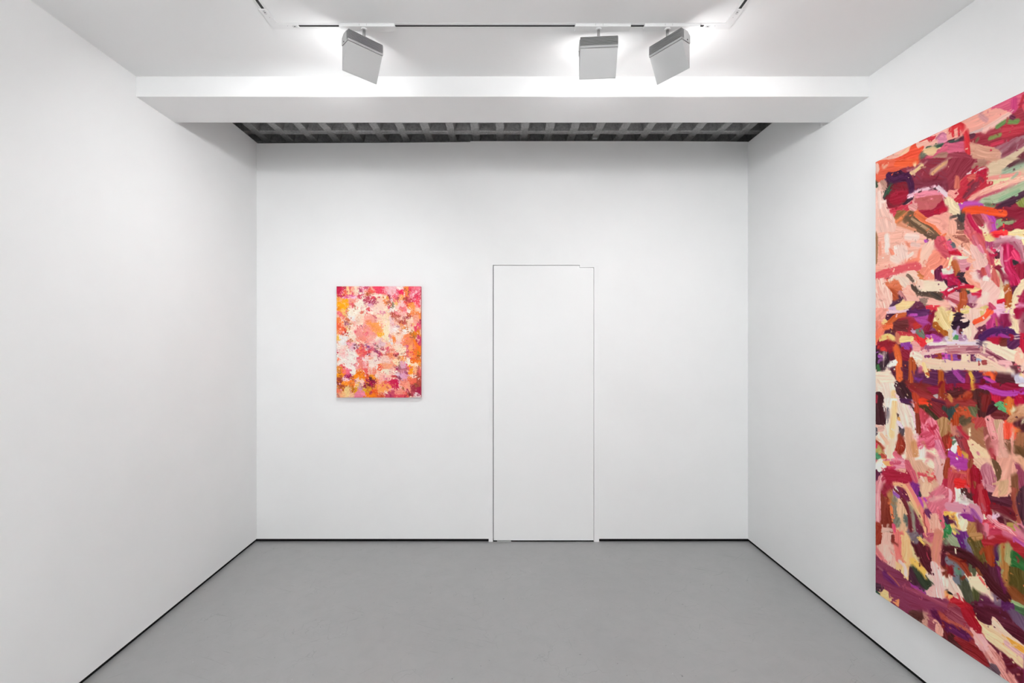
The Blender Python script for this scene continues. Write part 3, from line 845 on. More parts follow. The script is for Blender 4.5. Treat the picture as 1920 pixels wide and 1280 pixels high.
s 7a2858 w34 870,800 1150,790 1290,790; p a0401c 1090,780 1150,780 1150,840 1100,840; p d050b0 1210,770 1290,760 1290,830 1220,830
s d8602c w75 370,660 410,820 420,1000 430,1200; s b04c20 w85 650,880 650,1060 640,1290; p 5c2048 s.3 700,1100 1080,1060 1080,1290 700,1290; s 7a3090 w40 s.4 700,1180 800,1210; s a84c18 w95 1140,1100 1140,1290; s b86848 w40 1220,1180 1270,1290
s f0cc90 w65 840,930 880,1050 910,1130; s f0d0b0 w50 760,880 780,960; p b85a28 870,1090 930,1080 940,1140; s f0ece0 w40 220,960 380,900
p 2c1420 r2 20,760 180,720 200,1000 130,1060 50,1060; p a050b0 60,770 150,780 140,820 70,820; s f0d8c8 w30 d.6 160,740 170,1050; s e8d0c0 w26 d.6 200,1000 300,1200 400,1270; s 3c7040 w50 60,960 80,1060; p f4d8c0 20,1090 200,1050 260,1120 340,1290 10,1290
s c05878 w16 790,960 780,1080; s d8c8b8 w20 d.4 1220,1060 1270,1090
@ 1780 580 .109375
b 7a1c40 c5c1838 -10,60 1290,60 1290,1290 -10,1290
p f0c8b8 200,-10 620,-10 540,160 430,160 400,260 540,400 480,480 420,540 320,540 370,400 340,200 240,60; p e8d088 200,30 330,-10 330,60 220,60; p e0c080 530,-10 610,-10 570,130 540,100
p c03878 s.3 640,180 780,60 860,200 850,330 650,340; p 8a1c48 s.3 880,80 1050,70 1060,280 880,260; s fa5a35 w75 690,40 600,130 440,210; s f0b8a8 w36 690,130 580,240 480,290; p f0b8d0 840,-10 1060,-10 1020,60 890,60
p e8c480 -10,100 110,120 80,200 -10,230; p 2e1428 r2 50,240 110,130 220,110 340,200 330,280 250,330 150,340 60,330; p f3d0c0 190,180 290,150 320,190 240,210; p 602028 110,340 220,330 200,420
p e8d0b0 -10,360 60,350 50,540 -10,540; p f0d8c0 r2 230,430 290,320 370,340 360,500 300,500; p c8c0d8 60,400 130,360 150,440 60,460; p 4a9050 100,440 160,450 150,510 110,510; p a87898 170,450 290,440 280,530 170,530
s b06a50 w22 800,160 820,300 820,440; p 6a2440 s.2 540,320 640,360 560,480 420,500; s 50205a w120 560,470 720,380 900,370 1080,400 1200,470; s 9a3088 w55 730,460 880,440 1010,490
p b01030 720,480 880,470 870,590 740,570; p 6a2820 880,500 1010,500 1000,620 870,610; p 58204c 1010,500 1200,480 1200,600 1090,680 1000,640
s f0d8b0 w80 1080,-10 1080,120 1130,240 1180,370; p f0d8b0 1110,180 1190,150 1190,360 1090,260; p a0103a 1110,-10 1270,-10 1190,160 1120,130; p a05060 r2 1200,180 1290,100 1290,400 1210,380; s e0c0b8 w14 1080,460 1200,440; s e0c0b8 w14 1120,500 1200,490; p c01838 1210,420 1290,430 1290,740 1230,640
p e8b0a8 cf0d0c8 -10,620 340,640 340,740 -10,740; s ecd8d4 w70 cd8c8d8 -10,580 250,580 480,580; s d8a0a0 w140 ca04858 -10,690 300,690 600,720 980,920
s 7c3048 w110 d.25 cd8a0a0 350,690 560,690 750,780 950,900; s 6a5068 w36 d.3 480,580 640,600; p f2dcc0 640,600 850,650 1060,690 1160,720 1120,880 1000,850 860,780 700,680; p f3bda4 1140,740 1220,740 1290,800 1290,1020 1180,960 1120,880
p 8c4898 -10,770 190,770 200,860 100,870 -10,850; p 6a1030 140,780 200,780 200,840 150,840; s e06a50 w26 40,780 50,860; p f0d0b0 220,770 360,770 350,920 220,920; p 5c2048 s.2 370,810 450,810 460,900 380,900; p a8b0c8 s.2 470,840 550,840 540,910 470,910
s f2d4b8 w140 cdcb8a4 -10,960 300,960 600,980 900,1060; s f0c8b0 w60 500,790 700,890 900,1000 1050,1020; p a04040 r2 560,880 640,870 640,940 570,940; s e8a8a8 w70 880,900 1040,920 1000,980; p 5a2830 r2 s.1 1050,960 1250,960 1240,1060 1100,1100; p c05060 1170,980 1240,1010 1200,1060; p f0d8c0 1000,1000 1100,1040 1120,1120 960,1110
p 58204c s.1 -10,1070 900,1090 900,1290 -10,1290; s a03c90 w80 s.3 110,1080 200,1180 270,1230; p 8c1838 290,1100 350,1100 340,1290 280,1290; s e0b048 w55 360,1090 400,1180 390,1290; p f06030 570,1090 720,1060 720,1130 600,1120; s ee6a3c w60 740,1130 750,1240; s b83c98 w50 610,1170 680,1200 790,1260; p 7a0028 540,1190 610,1190 600,1290 540,1290
p 502028 s.1 800,1100 1100,1110 1120,1290 850,1290; p e8c880 1200,1110 1290,1080 1290,1160; p d8d0e0 1120,1150 1250,1150 1290,1240 1150,1250
@ 1640 720 .109375
b 5a1a28 c3c1420 300,20 1290,20 1290,1290 10,1290 10,100
p f0d8c6 10,-10 340,-10 360,200 440,310 600,350 680,470 720,650 760,860 720,1040 760,1290 450,1290 540,1050 500,860 510,740 380,560 400,640 420,880 410,980 330,1150 340,1290 210,1290 150,1100 20,920 60,840 20,760 100,700 200,700 190,450 130,380 160,260 100,150 10,130
s f0c890 w100 s.4 330,150 340,450 310,700 300,880; p f4e8dc s.2 180,250 290,240 280,400 200,400; p d8a080 s.2 520,740 620,760 700,960 740,1100 760,1290 560,1290 540,1000; p c88a5c s.3 620,1000 710,980 770,1290 680,1260; s f0ccd0 w55 s.3 600,370 680,560 720,760 740,900; p e8c0c0 s.1 350,150 420,200 440,310 380,250
p f0ccb0 s.3 180,960 340,960 300,1250 230,1250; s e8b898 w60 s.4 120,860 220,1000
p 3c141c r2 20,150 90,130 160,220 130,380 190,420 180,680 60,680 10,640; s a03040 w40 s.2 40,200 30,300; p 5a5058 10,740 60,760 50,850 10,840; p d8a898 60,720 180,720 150,800 60,800; s 504858 w40 d.75 230,420 230,700
p d89a50 390,540 430,560 440,620 400,600; p 503028 385,500 420,520 400,560; s e8d0d8 w45 400,650 480,740; p 504048 430,780 510,760 500,870 450,870
s 8c2c18 w65 430,880 430,1020 420,1220; s 8c2c1c w24 470,920 520,1060 480,1180; p 9a3020 360,1000 440,960 440,1100 380,1100; s 983020 w45 20,960 90,1020 150,1090; p c83050 20,1010 80,1030 60,1090 20,1090; p b0a060 60,1090 130,1110 110,1190 70,1180; s 4a8a60 w60 50,1230 90,1240; p a03428 120,1150 200,1210 200,1260 120,1250; s d86878 w80 350,1200 440,1260
p 3a1820 r2 350,20 520,-10 620,180 680,440 600,350 470,310 430,200; s d8c090 w14 d.5 420,50 460,90; s d8c090 w12 560,170 570,190; s d8b8c8 w14 530,220 570,270; p 4a1c48 440,250 640,260 640,330 480,310
p 7a2420 560,-10 900,-10 1290,200 1290,300 1000,260 700,100; p 8a0c34 900,60 1090,30 1090,140 1000,160; s 9c3c20 w105 1150,-10 1160,260; s 8c2428 w100 650,60 900,200 1290,330; s 5a1830 w50 1000,260 1290,340; s b03820 w75 700,180 720,300 740,480; p e03818 750,310 880,285 950,350 770,350; p b0a0a0 s.2 1010,190 1080,170 1080,240
p 40301c 780,370 1000,340 1100,560 1040,610 930,510; s 7a2028 w150 1000,380 1180,540; p 2c3830 1210,420 1290,400 1290,560 1250,520
p a8784c cc09468 1080,620 1160,560 1240,570 1290,650 1290,880 1140,900 1100,720; p 8a2c1a 1150,920 1290,890 1290,1290 1220,1290; s 7c2c1c w85 740,540 760,830
p b83848 770,480 830,460 940,540 850,680 790,600; s b84050 w60 1050,800 1140,1000 1190,1130; p d8637a ce08a98 830,780 900,600 980,570 1040,700 1100,850 1080,960 1040,960 960,820; s c83850 w65 s.3 920,700 1000,840
p f0dcd0 760,1090 840,1030 880,1100 900,1290 780,1290; p f0d8b8 900,1130 1040,1090 1090,1230 980,1180; p cc4860 cd87088 740,1050 760,900 870,780 1000,860 1050,980 1000,1090 930,1100 840,1020; s d0708a w105 ce09aa8 1080,980 1130,1130 1190,1260; p d08080 890,1170 990,1190 1080,1290 890,1290
@ 1780 720 .109375
b 6a2020 c501818 -10,60 1290,100 1290,1290 -10,1290
p 8a1030 -10,-10 1290,-10 1290,200 900,250 700,120 500,60 -10,100; p 4a1418 s.3 20,60 220,60 220,220 60,220; s b040a0 w95 560,30 720,90 900,150 1100,150 1290,110; p 481c1c 450,80 680,120 720,380 640,540 500,560 480,300; p 782020 s.3 560,200 700,180 700,440 570,460
p b81030 730,200 870,210 800,330; p a80030 1140,200 1290,190 1290,320 1200,320; p e8e0e0 1190,-10 1290,-10 1290,40 1200,30; s e0a040 w50 390,-10 400,40; s a83c20 w70 s.3 150,280 280,220 330,180; s 8c2828 w100 s.2 -10,320 200,320 400,340; s c08040 w50 s.2 -10,220 40,280
p 2c3c3c s.1 -10,430 70,440 60,560 -10,540; s c05030 w95 190,440 280,430 320,540 370,560; p 606040 s.3 330,380 440,400 460,560 380,500; s a83c18 w105 110,560 110,680; p 50402c 200,640 370,560 360,660 240,740
p a87050 c88583c 200,760 370,660 580,720 600,900 620,1120 420,960 330,900; p 401020 700,340 830,420 640,530; p 58a068 830,420 870,360 960,400 990,510; s d06828 w85 1020,250 1030,480; p 6c2428 720,520 860,440 1060,560 900,620 760,580
p b87850 cd0a080 980,630 1060,520 1290,380 1290,600 1080,650; p 502028 1090,660 1290,580 1290,820 1180,760; s d86830 w60 1100,800 1190,780; p 9a6040 1120,1000 1180,860 1290,840 1290,1180 1150,1120; p 5c3c20 s.2 1100,1040 1290,1100 1290,1290 1100,1200; p d8d0a8 1050,430 1080,460 1070,510; s e0d8b0 w30 1250,650 1280,620
p 985048 590,740 680,760 760,1000 790,1290 700,1290 620,1000; p a03038 680,1100 770,1110 800,1290 700,1290; p c8a080 760,620 900,610 950,680 930,960 1010,1160 1010,1290 850,1290 840,900; s d07878 w115 ce09a98 680,600 730,780 790,980 820,1160
p d8a090 850,720 940,640 930,960 1010,1150 1000,1290 850,1290; s d09080 w55 1080,760 1070,1000 1080,1200; p 7a5038 s.1 950,950 1050,950 1040,1160 990,1080; p e85038 935,680 1020,665 1070,740 1060,880 990,950 940,900; p e0a890 1040,1230 1200,1210 1260,1290 1040,1290
p ecc8a0 310,960 350,920 450,1000 640,1140 710,1290 400,1290 330,1080; s f0e0b8 w28 350,760 350,880; s d08088 w40 s.3 490,1170 500,1190
p 803038 100,880 250,880 300,1150 200,1100; p c07868 80,720 150,720 200,860 130,900; s b02838 w60 160,740 250,850 330,920; s a03038 w80 260,960 320,1130 390,1290; p b04040 450,600 560,560 560,720 440,740
p b03020 -10,900 50,960 40,1060 -10,1080; p 5c7058 50,980 120,960 70,1060; p e8e8e0 20,1110 120,1000 130,1100 100,1190; p e05838 r2 140,1110 200,1130 200,1240 150,1200; p c89840 250,1170 320,1200 310,1270 250,1260; p a83890 -10,1130 110,1190 240,1290 -10,1290
@ 1640 860 .109375
b b86068 ca04a50 10,60 1290,60 1290,1290 10,1290
p d0a084 520,-10 800,-10 1030,200 1000,300 1100,440 960,560 830,660 770,500 740,380 700,200; p e8d0b8 780,-10 950,-10 1040,120 1000,160 860,80; p d8a8a0 1030,-10 1210,20 1180,300 1130,440 1050,300; p d8b090 s.3 820,420 980,400 940,640 820,620; p 8c3018 1230,-10 1290,-10 1290,330 1200,320 1180,200; p b02840 1190,350 1290,340 1290,480 1200,460
p d88898 150,10 500,-10 520,200 380,190 250,120; p f0a868 140,40 280,40 320,110 200,110; p f4ead8 40,130 110,50 180,120 100,220 60,200; s c85068 w55 280,70 430,60; s b83050 w45 250,150 340,140; p d89c88 s.2 380,170 520,170 560,240 420,220; s c05060 w100 560,60 640,220 700,360
p 9c1430 120,240 280,190 560,260 600,360 520,420 240,420 180,300; p 501030 20,240 100,240 100,330 40,370; s c87880 w120 ce0a0a0 120,340 80,500 60,800 60,1000; p 7a2a1c 110,560 200,480 260,700 260,900 290,1020 300,1170 260,1210 150,1150 120,900; p 8c1830 120,540 330,440 320,500 180,640
p b07848 210,590 290,520 320,660 260,680; p e07848 r2 270,790 320,860 350,1010 300,1010; p 807868 s.2 320,640 400,700 390,900 330,1000 320,800; p d2a884 380,840 410,680 480,720 550,860 560,1000 500,1200 380,1240 400,960; p 586058 s.4 510,940 570,1000 560,1090 500,1060; p 707060 s.4 380,1000 440,1020 420,1150 370,1150
p 6a1c3c 370,470 450,460 580,600 590,720 480,640; p 8a8070 s.2 600,760 680,860 720,1200 640,1290 620,1050; p 641c34 660,860 720,900 860,1240 720,1240 700,1000; s 6a2028 w50 350,520 480,690 570,880 620,1080 630,1290; s 9050a0 w40 s.3 350,580 420,630; p f0e8d0 335,440 370,460 365,520
s e0a478 w70 340,420 520,470 640,680 740,880 840,1100 900,1290; s c8a878 w50 s.2 620,760 720,900 820,1120; s d87870 w75 590,460 700,650 800,850 900,1080 960,1290
p 7a2478 650,480 700,420 770,450 750,620 700,580; s a030a0 w40 770,660 830,800; p 302838 760,560 800,640 770,640; p 60204c s.1 860,860 930,820 980,960 960,1030 870,920; p c8a078 840,720 950,720 940,830 860,830
p cc6878 840,680 1200,500 1290,560 1290,870 1180,900 1200,1100 1100,1000 960,900 860,720; s d89898 w60 s.3 960,700 1180,640; p d8a08c 970,960 1090,940 1170,1180 1170,1290 960,1290; s c85868 w75 s.3 1100,900 1180,1150
s d05058 w50 s.3 760,250 880,270; p c84848 910,300 1020,330 940,400; s f0c8b8 w40 800,290 840,370; p 402040 1180,960 1290,1060 1260,1120 1220,1080; p f0b050 1200,910 1290,920 1290,960; p 387848 1210,1170 1290,1130 1290,1290 1190,1290
p c8a090 140,1180 300,1190 300,1290 120,1290; s 8a2c1c w80 70,1150 60,1290; s 8c2030 w13 850,900 860,1100 900,1180 900,1290; s d04868 w40 330,1150 350,1250; s f07860 w40 400,1230 410,1290
@ 1780 860 .109375
b 7a2030 c601824 -10,100 1290,100 1290,1290 -10,1290
p b84048 -10,150 250,180 300,330 100,330 90,700 -10,740; s c86050 w36 60,200 280,240; p a83890 40,-10 290,-10 330,80 310,180 180,180 60,90; s e0b0a0 w18 60,140 180,190; p 884028 320,60 400,-10 400,130 350,300 330,200; p b03830 300,200 360,180 360,480 310,440
p 4a2020 200,480 330,490 400,700 310,660 220,600; p cc2020 r2 100,330 200,400 330,440 330,480 180,500 110,490; p f0e8d8 115,560 160,550 185,700 140,710; p e09aa8 s.2 -10,500 50,560 40,700 -10,740
p 900820 360,230 420,90 500,180 560,330 520,580 470,720 430,750 390,560; p 884028 s.3 410,380 460,400 440,500; s a83038 w105 540,480 570,700 620,940; s 98081c w85 610,560 680,780 680,960
p e0b498 410,-10 700,-10 800,250 830,330 700,300 640,60 560,110 530,170 470,120; p 684830 720,-10 830,60 900,200 870,320 820,370 790,220; p b06070 cc08088 550,130 640,70 720,120 800,330 790,480 680,500 600,450 570,250; p c88890 620,430 780,480 790,560 660,550
p d89884 830,-10 1100,-10 1160,200 1060,300 1050,480 980,650 860,690 730,620 800,500 870,360 940,220 880,120; p cca07c s.3 840,400 1000,360 1000,560 860,620; p 8a3850 1120,60 1200,100 1290,260 1290,540 1200,520 1170,250; p d8a080 1180,-10 1290,-10 1290,160; p 482430 1170,560 1290,480 1290,1130 1200,950 1150,700; p 7a4a30 s.1 1060,280 1140,250 1170,330 1160,600 1100,620 1080,440; s a05040 w65 s.2 1110,520 1100,760 1190,1060
p 501c2c 660,560 740,640 1050,660 1060,820 860,800 720,740; p 681824 720,760 1080,850 1130,1060 760,900; p 501020 780,920 980,1010 1100,1090 900,1130 830,1040; s 98786c w18 720,860 900,950 1140,1090
p 7a2070 180,940 350,940 440,1040 400,1070 270,1020; s d090a0 w140 cc07888 -10,810 200,840 400,840 500,960 570,1100; s 9c5090 w75 s.3 400,880 480,980 530,1080; p d8d0c8 230,740 340,740 330,780 250,780; s c0a8a0 w20 190,640 420,760
p c84050 580,1040 700,1040 830,1150 840,1290 580,1290; p a82840 700,1180 880,1180 900,1290 700,1290; s d07888 w75 640,1130 630,1290; s d87880 w105 ce8a0a8 700,1010 830,1120 1000,1200 1100,1290; s e0b8c8 w45 760,1000 840,950; p c87888 1100,1120 1200,1110 1290,1180 1290,1290 1160,1240; p a08840 990,1090 1090,1090 1080,1150 1000,1150
p f0b858 -10,930 60,940 20,1010; p e8e0d0 80,960 160,940 180,1100 140,1150; s e8a848 w40 100,960 140,1080 170,1200; p e0d0b0 190,1060 300,1040 320,1200 230,1240 180,1180; p 50102c -10,1030 60,1020 60,1100 -10,1100; s f0c070 w60 50,1140 110,1290; p 388048 -10,1130 40,1180 30,1290 -10,1290; p a87848 s.2 320,1120 440,1080 480,1290 320,1290; p 7a3038 450,1040 570,1130 580,1290 490,1290; s f0d8c0 w20 600,950 610,1020
@ 1640 1000 .109375
b 5c2038 c481828 20,200 1290,60 1290,1290 400,1290 20,900
p d8a898 120,-10 280,-10 290,120 330,200 360,460 360,600 250,540 130,430 30,300 20,200 110,170; p e0b0a0 s.3 140,220 280,200 300,420 200,440; p 8a2c1c 20,-10 130,-10 100,160 20,180; p 702018 290,20 350,30 330,160 290,140; p c87070 s.2 20,200 110,330 220,480 120,460 30,330
p 4a101c 620,120 760,80 880,160 960,300 980,640 760,460 660,240; p 706068 s.3 600,-10 760,-10 740,160 640,140; p dcb07c 460,20 540,30 640,200 660,350 640,480 590,650 570,800 500,720 380,630 370,500 450,420; p d87068 350,-10 450,-10 460,300 440,440 390,480 360,300; s e0b8b0 w60 s.3 430,470 520,560 540,700
p 3c1828 600,560 660,620 740,800 860,980 700,900 600,800; p 2c3424 650,540 740,560 860,760 980,860 900,960 820,900 720,740; s c8b080 w45 640,220 700,380 750,460; s d8a850 w95 650,470 760,570 870,690; s c8b0a0 w50 900,700 990,770
p 7a3048 c6a2440 20,430 260,550 450,660 700,960 980,1080 1290,1130 1290,1290 430,1290 150,1000 20,840; p 5c1c50 s.4 140,600 300,760 420,900 300,860 150,720; s 9c5048 w26 s.3 230,670 340,780 420,880; s 8c3080 w36 s.3 640,890 760,930 870,1010; s 8c3c50 w55 s.4 500,900 900,1080 1290,1260; s 8a4c5c w30 s.4 60,560 140,620
s e0b860 w45 760,80 850,170; s c8a078 w36 870,130 1000,210; p b85868 880,-10 1050,-10 1010,160 940,80; s b04050 w13 910,180 900,340 950,460; p 501020 1170,120 1290,200 1290,380 1200,400 1220,540 1140,520; p 707078 s.1 1220,400 1290,370 1290,530 1230,500; p 702818 1170,600 1290,560 1290,740 1220,740; p 708060 1180,40 1290,80 1290,200 1200,180; s 2c7038 w70 1230,-10 1260,40
s d08870 w150 cb86860 1100,-10 1070,200 1050,400 1050,460; p d8a8a0 930,940 980,910 1040,1060 940,1060; s e0b0a8 w140 ce8c4bc 1030,550 1090,780 1130,1020; p e8d0c0 1220,790 1290,790 1290,960 1250,920; s e09050 w40 1240,1020 1290,1100
p 402030 20,840 150,900 140,1000 30,960; p 2c4838 20,960 110,1040 40,1020; p e8b078 100,1030 160,960 240,990 300,1150 180,1100; p e08858 310,1160 420,1120 410,1240 340,1180
@ 1780 1000 .109375
b 3c1420 c501830 -10,100 1290,100 1290,1290 -10,1290
p 584820 330,60 560,60 600,260 640,600 520,480 400,320 320,200; p a87848 s.3 350,-10 560,-10 560,80 420,110; p 602068 120,-10 260,-10 280,250 200,230; p 706080 s.3 250,80 360,220 400,340 300,280; p 909878 -10,30 80,20 180,200 170,240 -10,200
p 9c2028 570,100 700,30 1000,20 1290,200 1290,420 1050,200 860,170 780,210 590,210; s c06078 w85 950,-10 1100,60 1290,150; s a8488a w55 s.3 1120,80 1290,200; p 8a3010 600,220 770,210 770,540 720,550 640,440; p 401848 770,240 840,190 850,450 800,430
p 4c4018 1040,560 1290,640 1290,1000 1180,1060 1000,880; p 205828 1060,480 1120,360 1290,540 1290,620 1100,520; s 2c6030 w55 s.3 1100,440 1290,560; p 703818 s.1 990,900 1100,900 1290,1080 1290,1240 1040,1080; p 8a9060 830,240 880,180 940,200 920,560 860,420; s a06c38 w90 s.2 930,200 950,500 960,850; s 989060 w75 s.3 1010,180 1000,330 990,450; s 8aa070 w55 1010,1130 1180,1200 1290,1260; p 481828 s.3 680,600 800,600 880,1000 760,1000
p 707078 c5a5c64 -10,400 120,500 250,640 280,720 330,820 230,880 140,850 60,780 80,620; p 50705c s.4 100,560 200,620 200,700 120,680; s 3c0c14 w180 -10,290 200,330 420,460 600,680 760,900 950,1060; s 802c18 w90 s.2 20,390 180,480 290,620 340,700; s 7a4020 w50 s.3 480,600 540,700; p 50543c s.3 400,560 450,620 440,720 400,680
p 781018 -10,550 70,650 40,710 -10,680; p 404030 s.2 180,700 340,860 420,1200 260,1120; p 404020 s.3 400,900 540,1000 520,1150 440,1120; p 58203c s.1 550,1040 700,1100 900,1290 500,1290; p e0c8a8 v.06 335,735 430,740 540,722 610,800 630,900 600,1015 450,950 360,850; s d86058 w40 d.3 530,750 600,850; p e0c0a8 670,1030 760,1080 775,1150 720,1130; p 705868 s.4 770,1100 870,1130 880,1230 780,1200
s 5c1840 w36 840,600 900,800 950,1000; p d8b8a8 -10,700 40,830 130,950 250,1180 130,1100 -10,980; s 201010 w36 -10,1000 40,1030; p e8a068 -10,1040 60,1060 20,1130 -10,1140; p a01420 30,1110 140,1110 260,1180 370,1290 -10,1290; p 8c3840 s.2 -10,1180 100,1200 200,1290 -10,1290; p 501c4c 980,1170 1100,1190 1110,1290 960,1290; s f0d8b0 w22 105,255 115,325
@ 1640 1140 .109375
b 6a2440 c7a3448 380,-30 1290,-10 1290,620; p 4a2420 640,80 780,60 860,180 800,230; p 501038 s.1 1000,-10 1100,80 1200,220 1290,250 1290,420 1180,330 1080,200; p 8c4450 s.1 880,180 1080,260 1100,430 920,310; p b08070 810,210 870,160 910,220 900,290; p c89080 1060,260 1160,330 1180,400 1160,470 1050,400; s a04438 w65 s.2 1130,110 1270,220; p 58181c 1180,430 1290,400 1290,600
@ 1780 1140 .109375
b 5c1020 c480c1c -10,-10 1290,-10 1290,1290 1040,1290 -10,600
p 7c3040 c8c4450 -10,-10 220,-10 400,330 380,440 150,300 -10,230; s a85040 w45 s.3 -10,210 200,300 400,440; p 501440 s.2 -10,270 180,330 330,500 300,540 100,440 -10,370; p 781c20 80,480 300,560 480,640 600,800 700,1000 520,900 250,760 60,620; p 401818 -10,460 80,520 250,720 -10,560
p 481020 420,-10 800,-10 1290,400 1290,620 980,380 740,130 700,280 500,190; p 8c0c1c 200,-10 350,-10 430,140 550,290 550,420 480,420 380,330 260,160; p 604860 s.2 1050,-10 1290,150 1290,370 1150,200; p 405c3c 1150,-10 1290,-10 1290,70
p d09898 450,420 530,470 680,690 640,720 600,760 520,600; s d8a098 w60 390,360 470,470 560,600; p b87068 cd09890 600,730 700,700 850,870 900,990 1130,1290 1020,1290 860,1120 720,980; p 584048 s.1 700,940 790,960 870,1080 850,1130 740,1050
p d8b890 490,200 640,300 900,450 1290,700 1290,950 1080,800 900,650 680,480 590,350; s d0a0a0 w85 s.3 980,590 1290,830; p e0b8a0 740,140 800,170 980,390 1290,640 1290,660 1000,510 850,380 800,280; p d09038 970,480 1080,530 1290,670 1290,760 1130,660
'''
